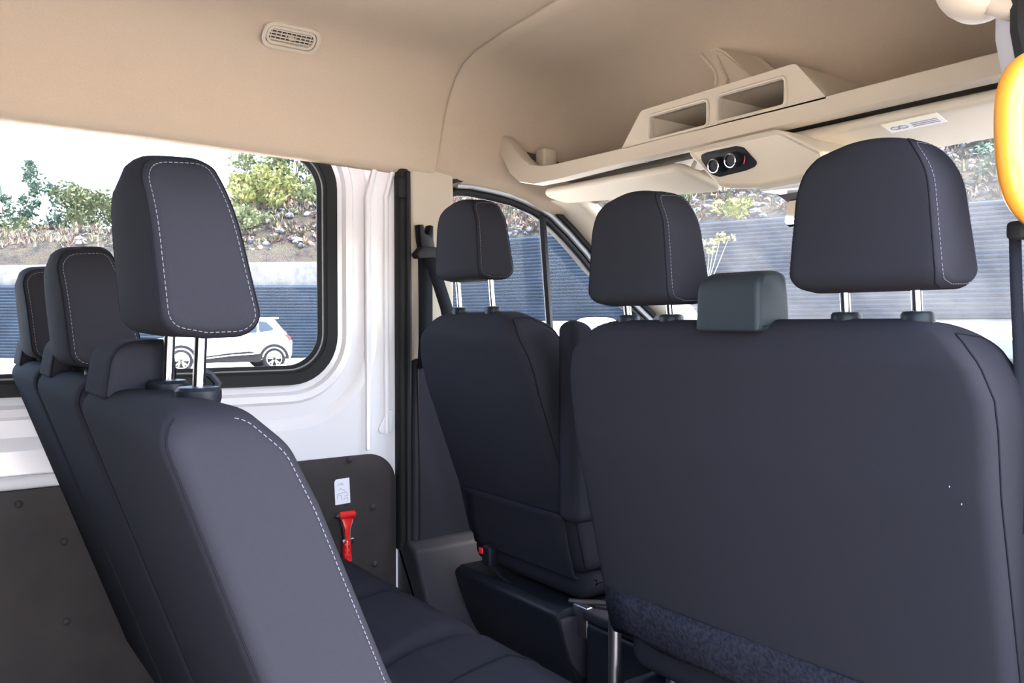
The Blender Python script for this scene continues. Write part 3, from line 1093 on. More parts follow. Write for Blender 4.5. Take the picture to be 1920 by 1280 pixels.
for y, dz in ((1.41, 0.0), (1.55, 0.005), (1.69, 0.012)):
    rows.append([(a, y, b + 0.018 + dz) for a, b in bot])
tray = mk('shelf_tray', *strip(rows), mat('shaded_taupe', (0.10, 0.082, 0.06), rough=0.95, spec=0.1), sh)  # dark colour stands in for the shade under the shelf
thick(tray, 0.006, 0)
mk('shelf_block', *rbox(at(1024, 304, y=1.50), (0.045, 0.05, 0.075), 0.008), CREAMP, sh)
mk('shelf_screw', *lathe([(0.004, 0), (0.003, 0.002)], (-0.20, 1.405, 1.3845), (0, 0, -1), 10), STEEL, sh)

# bin with two pockets
bi = thing('overhead_bin', (0, 1.42, 1.42), 'cream plastic bin with two open pockets on the overhead shelf', 'bin')
fo = rp([(-0.272, 1.424), (0.285, 1.424), (0.215, 1.507), (-0.205, 1.503)], [0.002, 0.002, 0.018, 0.018], 4)
h1 = rp([(-0.174, 1.432), (-0.006, 1.432), (-0.006, 1.481), (-0.174, 1.481)], 0.006, 3)
h2_ = rp([(0.026, 1.434), (0.190, 1.434), (0.190, 1.483), (0.026, 1.483)], 0.006, 3)
mb = MB().add(*plate(fo, [h1, h2_], FY, 1.392, 1.404))
# walls and top, tapering backwards
fo2 = [(-0.29, 1.70), (0.36, 1.70)]
v, f = [], []
backp = rp([(-0.262, 1.40), (0.40, 1.40), (0.28, 1.47), (-0.20, 1.47)], [0.002, 0.002, 0.018, 0.018], 4)
mm = len(fo)
for pl, y in ((fo, 1.398), (backp, 1.66)):
    v += [Vector((a, y, b)) for a, b in pl]
for i in range(mm):
    j = (i + 1) % mm
    f.append((i, j, mm + j, mm + i))
mb.add(v, f)
mb.build('bin_shell', CREAMP, bi, angle=35)
for (x0, x1, z0, z1, lb) in ((-0.174, -0.006, 1.432, 1.481, 'left'), (0.026, 0.190, 1.434, 1.483, 'right')):
    # pocket: four walls and a back
    v = [Vector((a, y, b)) for y, sc in ((1.400, 1.0), (1.56, 0.92)) for a, b in ((x0, z0), (x1, z0), (x0 + (x1 - x0) * 1.0, z1), (x0, z1))]
    f = [(0, 1, 5, 4), (1, 2, 6, 5), (2, 3, 7, 6), (3, 0, 4, 7), (4, 5, 6, 7)]
    mk('pocket', v, f, CREAMP, bi, smooth=False)
    fr_ = rp([(x0, z0), (x1, z0), (x1, z1), (x0, z1)], 0.006, 3)
    mk('pocket_rim', *tube([(a, 1.391, b) for a, b in inset2(fr_, -0.004)], 0.0035, 6, closed=True), CREAMP, bi)
# roof bracket behind the bin
bk_ = thing('roof_bracket', (-0.1, 1.52, 1.5), 'cream flared bracket joining the overhead bin to the roof', 'bracket')
pts = [at(1338, 172, y=1.50), at(1342, 160, y=1.51), at(1344, 148, y=1.52), at(1340, 132, y=1.53), at(1328, 118, y=1.545), at(1316, 104, y=1.555), at(1322, 95, y=1.56), at(1345, 92, y=1.56), at(1362, 100, y=1.555), at(1385, 122, y=1.54), at(1412, 146, y=1.52), at(1420, 155, y=1.50)]
v = [p for p in pts] + [p + Vector((0.02, 0.06, 0.02)) for p in pts]
nn = len(pts)
f = [tuple(range(nn)), tuple(range(nn, 2 * nn))] + [(i, (i + 1) % nn, nn + (i + 1) % nn, nn + i) for i in range(nn)]
mk('bracket_plate', v, f, CREAMP, bk_, angle=30)
rim = pts[1:11]
mk('bracket_rim', *tube(rim, 0.0045, 8), CREAMP, bk_)
mk('bracket_rib', *tube([pts[0].lerp(pts[1], .5) + Vector((.03, 0, 0)), at(1362, 150, y=1.51), at(1352, 128, y=1.53), at(1345, 104, y=1.553)], [0.006, 0.006, 0.005, 0.003], 8), CREAMP, bk_)

# overhead console with ventilation control
oc = thing('overhead_console', (0.1, 1.4, 1.3), 'cream overhead console with a black two-knob control panel', 'console')
cp = [(-0.045, 1.381), (0.19, 1.381), (0.205, 1.375), (0.285, 1.325), (0.287, 1.312), (0.262, 1.285), (0.235, 1.279), (0.135, 1.276), (0.06, 1.285), (0.035, 1.293)]
cpr = rp(cp, 0.010, 3)
v, f = [], []
mm = len(cpr)
secs = [(1.368, 0.010, 0), (1.362, 0.004, 0), (1.366, 0, 0), (1.40, -0.002, 0), (1.50, 0.0, 0.01), (1.66, 0.012, 0.06)]
secs = [(1.366, 0.010, 0), (1.360, 0.005, 0), (1.364, 0.001, 0.0), (1.38, 0.0, 0.0), (1.50, 0.0, 0.012), (1.68, 0.004, 0.045)]
for y, ins, lift in secs:
    q = inset2(cpr, ins) if ins else cpr
    for a, b in q:
        # face leans back towards the bottom
        yy = y + (1.385 - b) * 0.25 * (1 if y < 1.45 else 0)
        v.append(Vector((a, yy, b + lift * (1.385 - b) / 0.1)))
for k in range(len(secs) - 1):
    for i in range(mm):
        j = (i + 1) % mm
        f.append((k * mm + i, k * mm + j, (k + 1) * mm + j, (k + 1) * mm + i))
f.append(tuple(range(mm)))
f.append(tuple((len(secs) - 1) * mm + i for i in range(mm)))
mk('console_shell', v, f, CREAMV, oc, angle=35)
FACE = lambda a, b, d: (a, 1.366 + (1.385 - b) * 0.25 - d, b)
pp = [at(*uv, y=1.375) for uv in ((1318, 291), (1330, 286), (1385, 274), (1398, 277), (1418, 304), (1412, 312), (1395, 319), (1345, 331), (1332, 327), (1318, 302))]
pan = mk('control_panel', *prism(rp([(p.x, p.z) for p in pp], 0.010, 4), FACE, 0.0005, 0.0045, 0.0015), PLASTIC, oc)
for (u, v_) in ((1349, 309), (1381, 299)):
    p = at(u, v_, y=1.375)
    c = Vector(FACE(p.x, p.z, 0.0045))
    ax = Vector((0, -1, -0.25)).normalized()
    kn = mk('knob', *lathe([(0.0165, 0), (0.0160, 0.010), (0.0145, 0.019), (0.0115, 0.0195), (0.0110, 0.0175)], c, ax, 28), PLASTIC, pan)
    mk('knob_ring', *tube([c + ax * 0.0195 + Vector((cos(t), 0, 0)) * 0.0135 + ax.cross(Vector((1, 0, 0))) * sin(t) * 0.0135 for t in [2 * pi * i / 28 for i in range(28)]], 0.0016, 6, closed=True), CHROME, pan)
    for i in range(7 if u < 1360 else 4):
        a = math.radians(200 - i * 36 if u < 1360 else 170 - i * 30)
        mk('dial_mark', *rbox(c + Vector((cos(a) * 0.0225, 0.0, sin(a) * 0.0225)) + Vector((0, -0.0002, 0)), (0.0030, 0.001, 0.0030), 0.0004), LABEL, pan)
    if u > 1360:
        mk('heat_arc', *tube([c + Vector((cos(a) * 0.023, -0.0002, sin(a) * 0.023)) for a in [math.radians(40 - k * 12) for k in range(7)]], 0.0012, 5), RED, pan)
        mk('cold_arc', *tube([c + Vector((cos(a) * 0.023, -0.0002, sin(a) * 0.023)) for a in [math.radians(190 - k * 12) for k in range(5)]], 0.0010, 5), LABEL, pan)
# reading lamp lens under the console
mk('lamp_lens', *rbox((0.165, 1.45, 1.2775), (0.10, 0.07, 0.008), 0.003), mat('clear_lens', (0.9, 0.88, 0.82), rough=0.15), oc)
for x in (0.07, 0.215):
    mk('console_clip', *rbox((x, 1.392, 1.286), (0.008, 0.004, 0.003), 0.001), STEEL, oc)


# sun visors: padded slabs
def visor(name, lb, quad, th):
    """quad: four corners (rear-left, rear-right, front-right, front-left)"""
    t = thing(name, sum(quad, Vector()) / 4, lb, 'sun visor')
    a, b, c, d = quad
    nrm = (b - a).cross(d - a).normalized()
    if nrm.z > 0:
        nrm = -nrm
    ux = (b - a).normalized()
    uy = nrm.cross(ux)
    o_ = a
    poly = [((p - o_).dot(ux), (p - o_).dot(uy)) for p in quad]
    v, f = prism(rp(poly, 0.03, 6), lambda p, q, e: o_ + ux * p + uy * q + nrm * e, -th / 2, th / 2, th * 0.42, 4)
    mk('visor_pad', v, f, CREAMV, t, angle=60)
    return t, (lambda p, q, e: o_ + ux * p + uy * q + nrm * e), nrm, ux, uy


vl = visor('sun_visor', 'plain cream sun visor in front of the driver seat', [Vector((-0.735, 1.50, 1.392)), Vector((-0.155, 1.47, 1.376)), Vector((-0.13, 1.62, 1.343)), Vector((-0.70, 1.58, 1.368))], 0.022)
vr = visor('sun_visor', 'cream sun visor with a white warning label above the passenger bench', [Vector((0.085, 1.448, 1.380)), Vector((0.76, 1.448, 1.380)), Vector((0.72, 1.655, 1.360)), Vector((0.10, 1.655, 1.360))], 0.022)
mk('visor_clip', *lathe([(0.006, 0), (0.005, 0.02)], (-0.14, 1.50, 1.372), (0.6, 0, 1), 10), CREAMP, vl[0])
t, fnv, nrm, ux, uy = vr
# label on the visor underside
lq = [at(*uv, z=1.362) for uv in ((1650, 240), (1672, 250), (1777, 229), (1755, 218))]
lc = [((p - fnv(0, 0, 0)).dot(ux), (p - fnv(0, 0, 0)).dot(uy)) for p in lq]
lab = mk('warning_label', *prism(lc, fnv, 0.0112, 0.0118), LABEL, t, smooth=False)
def lerp2(s, q):
    a = Vector(lc[0]).lerp(Vector(lc[3]), s)
    b = Vector(lc[1]).lerp(Vector(lc[2]), s)
    return a.lerp(b, q)
mk('label_band', *prism([tuple(lerp2(0.0, 0.02)), tuple(lerp2(1.0, 0.02)), tuple(lerp2(1.0, 0.30)), tuple(lerp2(0.0, 0.30))], fnv, 0.0118, 0.0121), LABELY, lab, smooth=False)
for s0 in (0.16, 0.30):
    cpt = lerp2(s0, 0.62)
    mk('label_ring', *tube([fnv(cpt.x + 0.008 * cos(k), cpt.y + 0.008 * sin(k), 0.0121) for k in [2 * pi * i / 16 for i in range(16)]], 0.0009, 5, closed=True), INK, lab)
for i in range(3):
    a, b = lerp2(0.45, 0.45 + 0.16 * i), lerp2(0.92, 0.45 + 0.16 * i)
    mk('label_text_line', *tube([fnv(*a, 0.0121), fnv(*b, 0.0121)], 0.0008, 4), INK, lab)

# rear-view mirror
rv = thing('rear_view_mirror', at(1520, 400, y=1.60), 'rear-view mirror peeking out beside the right headrest', 'mirror')
mp = rp([(0.027, 1.222), (0.24, 1.222), (0.25, 1.285), (0.036, 1.285)], 0.014, 5)
mk('mirror_housing', *prism(mp, FY, 1.615, 1.65, 0.008, 3), PLASTIC, rv)
mk('mirror_face', *prism(inset2(mp, 0.005), FY, 1.6135, 1.6165), mat('mirror_face_tint', (0.85, 0.87, 0.83), rough=0.05, metal=0.95), rv)
mk('mirror_stem', *tube([(0.14, 1.64, 1.27), (0.14, 1.68, 1.33), (0.14, 1.70, 1.385)], 0.010, 8), PLASTIC, rv)

# air vent in the headliner
av = thing('air_vent', (-0.70, 0.72, 1.68), 'cream louvred oval air vent set in the headliner above the window', 'air vent')
vn = Vector((0.66, 0, -0.75)).normalized()
vy = Vector((0, 1, 0))
vz = vn.cross(vy)
if vz.z < 0:
    vz = -vz
vc = Vector((-0.695, 0.727, 1.680)) + vn * 0.006


def VF(a, b, d):
    return vc + vy * a + vz * b + vn * d


def stad(hw, hh):
    return rp([(-hw, -hh), (hw, -hh), (hw, hh), (-hw, hh)], hh * 0.80, 6)


mk('vent_bezel', *plate(stad(0.0695, 0.0335), [stad(0.0605, 0.0255)], VF, -0.004, 0.006), CREAMP, av)
mk('vent_inner_ring', *plate(stad(0.0585, 0.0235), [stad(0.053, 0.0165)], VF, -0.004, 0.004), CREAMP, av)
mk('vent_shadow_gap', *plate(stad(0.0605, 0.0255), [stad(0.0585, 0.0235)], VF, -0.004, -0.001), DARKHOLE, av)
mk('vent_cavity', *prism(stad(0.056, 0.020), VF, -0.004, -0.0025), DARKHOLE, av)
for b in (-0.0115, -0.0035, 0.0045, 0.0125):
    hw = 0.053 - (0.006 if abs(b) > 0.009 else 0.0)
    mk('louvre', *prism([(-hw, b - 0.0014), (hw, b - 0.0014), (hw, b + 0.0014), (-hw, b + 0.0014)], VF, -0.0005, 0.0028), CREAMP, av)
for i in range(-4, 5):
    mk('vent_fin', *prism([(i * 0.0118 - 0.0008, -0.0155), (i * 0.0118 + 0.0008, -0.0155), (i * 0.0118 + 0.0008, 0.0155), (i * 0.0118 - 0.0008, 0.0155)], VF, -0.002, 0.0005), CREAMP, av)
mk('vent_tab', *prism(rp([(-0.0095, 0.0012), (0.0095, 0.0012), (0.006, -0.0055), (-0.006, -0.0055)], 0.002, 3), VF, 0.0, 0.005), CREAMP, av)

# ================================================================== SMALL THINGS ON THE LINING BOARD
nl = thing('paper_notice', at(641, 922, x=-0.836), 'small white paper notice with faint purple drawing above the hammer', 'notice')
pq = [at(*uv, x=-0.8365) for uv in ((627, 904), (630, 899), (655, 895), (657, 942), (629, 947))]
mk('paper', *prism([(p.y, p.z) for p in pq], FX, -0.838, -0.8368), PAPER, nl, smooth=False)


def pen(uvs):
    mk('ink_line', *tube([at(*uv, x=-0.8365) for uv in uvs], 0.0006, 4), INK, nl)


pen(((633, 911), (637, 907), (643, 905), (639, 909), (644, 908)))
pen(((636, 919), (638, 915), (642, 918), (647, 919)))
pen(((632, 927), (640, 924), (650, 922), (652, 928), (646, 930)))
pen(((632, 935), (633, 929), (640, 928), (641, 936)))
pen(((643, 936), (652, 932), (652, 938)))

hm = thing('emergency_hammer', at(650, 1000, x=-0.83), 'red emergency hammer with steel tips on the dark board', 'hammer')
HX = -0.828
ha, hb = at(636, 967, x=HX), at(664, 963, x=HX)
mk('hammer_head', *tube([ha, ha.lerp(hb, .3), ha.lerp(hb, .7), hb], 0.0105, 12), RED, hm)
mk('hammer_tip', *tube([ha, at(629, 969, x=HX)], [0.0095, 0.002], 12), STEEL, hm)
mk('hammer_tip', *tube([hb, at(668, 962, x=HX)], [0.0095, 0.004], 12), STEEL, hm)
nk = [at(u, v_, x=HX) for u, v_ in ((639, 972), (661, 970), (655, 990), (654, 1014), (647, 1014), (645, 992))]
mk('hammer_neck', *prism([(p.y, p.z) for p in nk], FX, HX - 0.008, HX + 0.006, 0.002), RED, hm)
for a in ([(639, 976), (643, 992), (646, 1012)], [(662, 973), (657, 990), (656, 1012)]):
    mk('neck_edge', *tube([at(u, v_, x=HX) for u, v_ in a], 0.0022, 6), STEEL, hm)
mk('hammer_grip', *tube([at(651, 1012, x=HX), at(650, 1020, x=HX), at(650, 1035, x=HX), at(652, 1051, x=HX)], [0.009, 0.0115, 0.0125, 0.0125], 12), RED, hm)
for v_ in (1022, 1032, 1042):
    for du in (-3.5, 3.5):
        mk('grip_stud', *rbox(at(651 + du, v_, x=HX + 0.0115), (0.004, 0.006, 0.008), 0.002), RED, hm)
mk('hammer_holder', *rbox(at(651, 1013, x=HX - 0.004), (0.016, 0.034, 0.014), 0.003), STEEL, hm)

# ================================================================== OUTSIDE
def hz(u, D):
    p = at(u, 608, d=D)
    return Vector((p.x, p.y))


RT2 = Vector((RT.x, RT.y))
FW2 = Vector((FW.x, FW.y)).normalized()
C2 = Vector((CAM.x, CAM.y))


def sstep(a, b, x):
    t = max(0.0, min(1.0, (x - a) / (b - a)))
    return t * t * (3 - 2 * t)


def ground_z(p):
    q = Vector(p) - C2
    a, b = q.dot(RT2), q.dot(FW2)
    return -0.5 + sstep(5, 20, b) * (0.22 + 1.36 * sstep(-7.0, -1.5, a))


N = 60
v, f = [], []
for i in range(N + 1):
    for j in range(N + 1):
        q = Vector((-60 + 110 * i / N, -40 + 90 * j / N))
        v.append((q.x, q.y, ground_z(q)))
for i in range(N):
    for j in range(N):
        a = i * (N + 1) + j
        f.append((a, a + 1, a + N + 2, a + N + 1))
struct(mk('ground', v, f, PAVING), 'pale sunlit paved yard outside the van', 'ground')

BOUNCE_CUT = mat('bounce_cut_dark', (0.055, 0.055, 0.058), rough=0.95, nscale=30.0, col2=(0.085, 0.084, 0.085), bump=0.3, bscale=120)
slab = mk('bounce_cut_slab', *prism(rp([(-2.6, -7.0), (3.3, -7.0), (3.3, 6.0), (-2.6, 6.0)], 0.05, 2), FZ, -0.52, -0.485), BOUNCE_CUT)  # dark ground piece added to cut light bouncing up into the van
struct(slab, 'added dark bounce-cutting bay under the van', 'ground')
A0, A1 = hz(-900, 31), hz(820, 31)
B0, B1 = hz(840, 30.5), hz(2700, 15.5)


def corrugated(name, P, Q, zb0, zb1, h, lb, pitch=0.115):
    dirv = (Q - P).normalized()
    nrm = Vector((dirv.y, -dirv.x))
    if nrm.dot(C2 - P) < 0:
        nrm = -nrm
    rows = []
    n = int(h / pitch)
    shp = [(0.0, 0.0), (0.12, 0.0), (0.16, 0.06), (0.55, 0.06), (0.80, 0.0)]
    for e in (0, 1):
        pt, zb = (P, zb0) if e == 0 else (Q, zb1)
        row = []
        for k in range(n):
            for (a, d) in shp:
                row.append((pt.x + nrm.x * d, pt.y + nrm.y * d, zb + (k + a) * pitch))
        row.append((pt.x, pt.y, zb + n * pitch))
        row.append((pt.x - nrm.x * 0.15, pt.y - nrm.y * 0.15, zb + n * pitch))
        row.append((pt.x - nrm.x * 0.15, pt.y - nrm.y * 0.15, zb))
        rows.append(row)
    return mk(name, *strip(rows), CORRUG, smooth=False)


fa = tag(corrugated('metal_fence', A0, A1, -0.30, -0.30, 2.87, ''), 'lower blue-grey corrugated metal fence behind the white car', 'fence')
fb = tag(corrugated('metal_fence', B0, B1, 1.02, 1.02, 3.0, ''), 'higher blue-grey corrugated metal fence beyond the windscreen', 'fence')
# concrete retaining wall behind the lower fence, plinth under the higher one
dv = (A1 - A0).normalized()
nv = Vector((-dv.y, dv.x))
if nv.dot(C2 - A0) > 0:
    nv = -nv
P0, P1 = A0 + nv * 0.25, A1 + nv * 0.25
z0t, z1t = 3.05, 3.42
v = [(P0.x, P0.y, -0.6), (P1.x, P1.y, -0.6), (P1.x, P1.y, z1t), (P0.x, P0.y, z0t)]
v += [(a + nv.x * 0.3, b + nv.y * 0.3, c) for a, b, c in v]
f = [(0, 1, 2, 3), (4, 5, 6, 7), (0, 1, 5, 4), (1, 2, 6, 5), (2, 3, 7, 6), (3, 0, 4, 7)]
tag(mk('retaining_wall', v, f, CONCRETE, smooth=False), 'pale concrete retaining wall rising just above the lower fence', 'wall')
dB = (B1 - B0).normalized()
nB = Vector((-dB.y, dB.x))
if nB.dot(C2 - B0) < 0:
    nB = -nB
v = []
for pt in (B0, B1):
    for d, z in ((0.35, 0.5), (0.35, 1.12), (0.08, 1.12), (0.08, 0.9)):
        v.append((pt.x + nB.x * d, pt.y + nB.y * d, z))
f = [(0, 1, 5, 4), (1, 2, 6, 5), (2, 3, 7, 6), (0, 1, 2, 3), (4, 5, 6, 7)]
tag(mk('kerb', v, f, CONCRETE, smooth=False), 'pale concrete kerb at the foot of the higher fence', 'kerb')

# hillside
HILL = bpy.data.materials.new('stony_scrub_slope')
HILL.use_nodes = True
t = HILL.node_tree
b = t.nodes['Principled BSDF']
b.inputs['Roughness'].default_value = 1.0
b.inputs['Specular IOR Level'].default_value = 0.1
tc = t.nodes.new('ShaderNodeTexCoord')
n1 = t.nodes.new('ShaderNodeTexNoise')
n1.inputs['Scale'].default_value = 1.6
n1.inputs['Detail'].default_value = 10
n1.inputs['Roughness'].default_value = 0.75
t.links.new(tc.outputs['Object'], n1.inputs['Vector'])
r1 = t.nodes.new('ShaderNodeValToRGB')
cr = r1.color_ramp
cr.elements[0].position = 0.32
cr.elements[0].color = (0.02, 0.02, 0.02, 1)
cr.elements[1].position = 0.72
cr.elements[1].color = (0.115, 0.098, 0.075, 1)
for pos, col in ((0.42, (0.032, 0.031, 0.030, 1)), (0.49, (0.062, 0.047, 0.040, 1)), (0.55, (0.048, 0.050, 0.032, 1)), (0.62, (0.088, 0.066, 0.055, 1))):
    e = cr.elements.new(pos)
    e.color = col
t.links.new(n1.outputs['Fac'], r1.inputs[0])
t.links.new(r1.outputs[0], b.inputs['Base Color'])
bp = t.nodes.new('ShaderNodeBump')
bp.inputs['Strength'].default_value = 1.0
bp.inputs['Distance'].default_value = 0.25
t.links.new(n1.outputs['Fac'], bp.inputs['Height'])
t.links.new(bp.outputs[0], b.inputs['Normal'])

LINE = [hz(-1400, 32.5), hz(-300, 31.6), hz(400, 31.6), hz(820, 31.6), hz(1100, 29.6), hz(1500, 26.4), hz(2000, 22.2), hz(2700, 16.2)]
TOPZ = [3.0, 3.05, 3.25, 3.5, 3.7, 3.8, 3.8, 3.8]
HMAX = [4.2, 4.4, 5.3, 11, 17, 18, 18, 18]


def line_at(s):
    i = min(int(s), len(LINE) - 2)
    k = s - i
    p = LINE[i].lerp(LINE[i + 1], k)
    d = (p - C2).normalized()
    return p, d, TOPZ[i] * (1 - k) + TOPZ[i + 1] * k, HMAX[i] * (1 - k) + HMAX[i + 1] * k


def hill(s, pp_):
    p, d, z0, hm_ = line_at(s)
    q = p + d * pp_
    z = z0 + 0.72 * pp_ * (1 - 0.0)
    lim = hm_
    z = z if z < lim - 1.0 else lim - 1.0 * math.exp(-(z - (lim - 1.0)) / 1.0)
    z += (noise.noise(Vector((q.x * 0.35, q.y * 0.35, 0))) * 0.8 + noise.noise(Vector((q.x * 1.1, q.y * 1.1, 3))) * 0.35) * min(1, pp_ / 2)
    return Vector((q.x, q.y, z))


NS, NP = 90, 46
v, f = [], []
for i in range(NS + 1):
    for j in range(NP + 1):
        pp_ = 0.0 + 45 * (j / NP) ** 1.6
        v.append(hill((len(LINE) - 1.001) * i / NS, pp_))
for i in range(NS):
    for j in range(NP):
        a = i * (NP + 1) + j
        f.append((a, a + 1, a + NP + 2, a + NP + 1))
struct(mk('hillside', v, f, HILL), 'stony brown hillside rising behind the fence', 'hillside')

# scattered stones and dry scrub on the slope
ico = bmesh.new()
bmesh.ops.create_icosphere(ico, subdivisions=1, radius=1)
ico.verts.index_update()
IV = [q.co.copy() for q in ico.verts]
IF = [[q.index for q in fc.verts] for fc in ico.faces]
ico.free()


def blob(mb, p, r, sq=0.6):
    a = random.uniform(0, 6.28)
    vs = []
    for q in IV:
        k = r * random.uniform(0.6, 1.25)
        x, y = q.x * cos(a) - q.y * sin(a), q.x * sin(a) + q.y * cos(a)
        vs.append(Vector((p.x + x * k * 1.2, p.y + y * k * 0.8, p.z + q.z * k * sq)))
    mb.add(vs, IF)


STONE = [mat('pale_stone', (0.19, 0.185, 0.18), rough=0.95), mat('grey_stone', (0.055, 0.057, 0.060), rough=0.95), mat('rust_stone', (0.12, 0.075, 0.058), rough=0.95)]
def multi(mb, ranges, mats, name, lb, cat):
    o = mb.build(name, mats[0], smooth=False)
    for m_ in mats[1:]:
        o.data.materials.append(m_)
    idx = []
    for k, n_ in enumerate(ranges):
        idx += [k] * (n_ - len(idx))
    o.data.polygons.foreach_set('material_index', idx)
    return tag(o, lb, cat, kind='stuff')


mb, rg = MB(), []
for cnt in (2600, 2600, 900):
    for _ in range(cnt):
        s = random.uniform(1.6, 6.4)
        p = hill(s, random.uniform(0.9, 12))
        blob(mb, p, random.choice((0.05, 0.07, 0.09, 0.12, 0.20)))
    rg.append(len(mb.f))
multi(mb, rg, STONE, 'loose_stones', 'loose pale, grey and reddish stones scattered over the hillside', 'stones')
SCRUB = [mat('dry_scrub', (0.18, 0.14, 0.085), rough=1), mat('green_scrub', (0.075, 0.085, 0.04), rough=1), mat('brown_scrub', (0.07, 0.055, 0.048), rough=1), mat('pink_scrub', (0.18, 0.108, 0.086), rough=1)]


def tuft(mb, p, r, n=14, up=0.7):
    for _ in range(n):
        a = random.uniform(0, 6.28)
        e = random.uniform(0.2, 1.0)
        d = Vector((cos(a) * (1 - e * up), sin(a) * (1 - e * up), e)).normalized() * r * random.uniform(0.6, 1.2)
        s = Vector((-sin(a), cos(a), 0)) * r * 0.11
        b = p + Vector((random.uniform(-.3, .3) * r, random.uniform(-.3, .3) * r, -0.03))
        mb.add([b - s, b + s, b + d * 0.6 + s * 0.8, b + d], [(0, 1, 2), (0, 2, 3)])


mb, rg = MB(), []
for cnt in (3000, 2000, 3400, 1800):
    for _ in range(cnt):
        s = random.uniform(1.2, 6.4)
        p = hill(s, random.uniform(1.0, 13))
        tuft(mb, p, random.uniform(0.14, 0.42), n=9)
    rg.append(len(mb.f))
multi(mb, rg, SCRUB, 'dry_scrub', 'dry straw, green and reddish scrub tufts covering the hillside', 'scrub')

LEAF = [mat('leaf_yellow_green', (0.22, 0.22, 0.06), rough=0.8, nscale=3, col2=(0.11, 0.13, 0.035)), mat('leaf_olive', (0.075, 0.095, 0.04), rough=0.8, nscale=3, col2=(0.14, 0.155, 0.065)),
        mat('leaf_dark_green', (0.035, 0.07, 0.045), rough=0.8, nscale=3, col2=(0.075, 0.115, 0.07)), mat('leaf_bright', (0.16, 0.17, 0.03), rough=0.8)]
BARK = mat('bark', (0.16, 0.12, 0.09), rough=0.95)


def foliage(p, rx, rz, n, leaf, clumps=12):
    mb = MB()
    cs = []
    for _ in range(clumps):
        a, r, z = random.uniform(0, 6.28), random.random() ** 0.5, random.uniform(-1, 1)
        k = math.sqrt(max(0.05, 1 - z * z))
        cs.append((Vector((cos(a) * r * k * rx * 0.75, sin(a) * r * k * rx * 0.75, z * rz * 0.72)), random.uniform(0.25, 0.5)))
    for _ in range(n):
        c, s = random.choice(cs)
        d = Vector((random.gauss(0, 1), random.gauss(0, 1), random.gauss(0, 1))).normalized() * random.random() ** 0.4
        q = p + c + Vector((d.x * rx * s, d.y * rx * s, d.z * min(rx, rz) * s))
        a = Vector((random.gauss(0, 1), random.gauss(0, 1), random.gauss(0, 1))).normalized() * leaf * random.uniform(0.6, 1.3)
        b = a.orthogonal().normalized() * leaf * 0.45
        mb.add([q - a, q + b, q + a, q - b], [(0, 1, 2, 3)])
    return mb


def shrub(p, rx, rz, n, lm, lb, name='hillside_shrub', leaf=0.10, group='shrubs on the hillside', cat='shrub', trunk=0.0):
    t = thing(name, p, lb, cat, group)
    c = p + Vector((0, 0, rz * 0.75 + trunk))
    foliage(c, rx, rz, n, leaf).build('foliage', lm, t, smooth=False)
    mbs = MB()
    for k in range(3):
        a = 2.1 * k
        mbs.add(*tube([p + Vector((0, 0, -0.2)), p + Vector((cos(a) * rx * 0.2, sin(a) * rx * 0.2, trunk + rz * 0.5)), p + Vector((cos(a) * rx * 0.45, sin(a) * rx * 0.45, trunk + rz * 1.1))], [0.05, 0.035, 0.01], 5))
    mbs.build('stems', BARK, t)
    return t


def hill_at(u, back):
    """ground point of the slope in the direction of u"""
    best = None
    for i in range(400):
        s = (len(LINE) - 1.01) * i / 399
        q = hill(s, back)
        d = Vector((q.x, q.y)) - C2
        uu = 960 + F * d.dot(RT2) / d.dot(FW2)
        if best is None or abs(uu - u) < best[0]:
            best = (abs(uu - u), q)
    return best[1]


# bushes in the rear side window
for (u, back, rx, rz, n, k, lb) in ((452, 4.0, 1.3, 1.0, 900, 0, 'yellow-green bush just right of the raised headrest'), (485, 5.5, 1.5, 1.5, 1100, 1, 'olive bush on the ridge seen through the side window'),
                                    (520, 4.6, 1.5, 1.3, 1200, 0, 'broad yellow-green bush in the middle of the side window view'), (552, 6.4, 1.3, 1.7, 1100, 2, 'tallest dark green bush on the ridge in the side window'),
                                    (590, 6.2, 1.3, 1.5, 1000, 1, 'olive bush beside the rounded window corner'), (600, 3.9, 1.0, 0.8, 700, 1, 'low olive bush above the concrete wall by the window corner'),
                                    (470, 2.4, 0.9, 0.6, 600, 1, 'low olive bush directly above the concrete wall')):
    shrub(hill_at(u, back), rx, rz, n, LEAF[k], lb, leaf=0.13)
# trees at far left
for (u, back, rx, rz, n, k, tr, lb) in ((8, 14, 1.3, 2.0, 700, 2, 0.6, 'small dark tree at the left edge of the photo'), (52, 15, 0.8, 2.9, 700, 2, 0.8, 'slim upright tree, second from the left edge'),
                                        (105, 14, 1.5, 2.6, 1200, 2, 0.6, 'tall pointed dark green tree left of the nearest headrest'), (140, 13, 1.7, 1.7, 1200, 1, 0.4, 'rounded olive tree left of the nearest headrest'),
                                        (172, 14, 1.6, 1.8, 1100, 1, 0.4, 'spreading olive tree touching the nearest headrest'), (30, 11, 1.2, 1.0, 500, 1, 0.2, 'low olive tree between the two leftmost trees')):
    shrub(hill_at(u, back), rx, rz, n, LEAF[k], lb, name='hill_tree', leaf=0.15, group='trees on the hill at the left', cat='tree', trunk=tr)
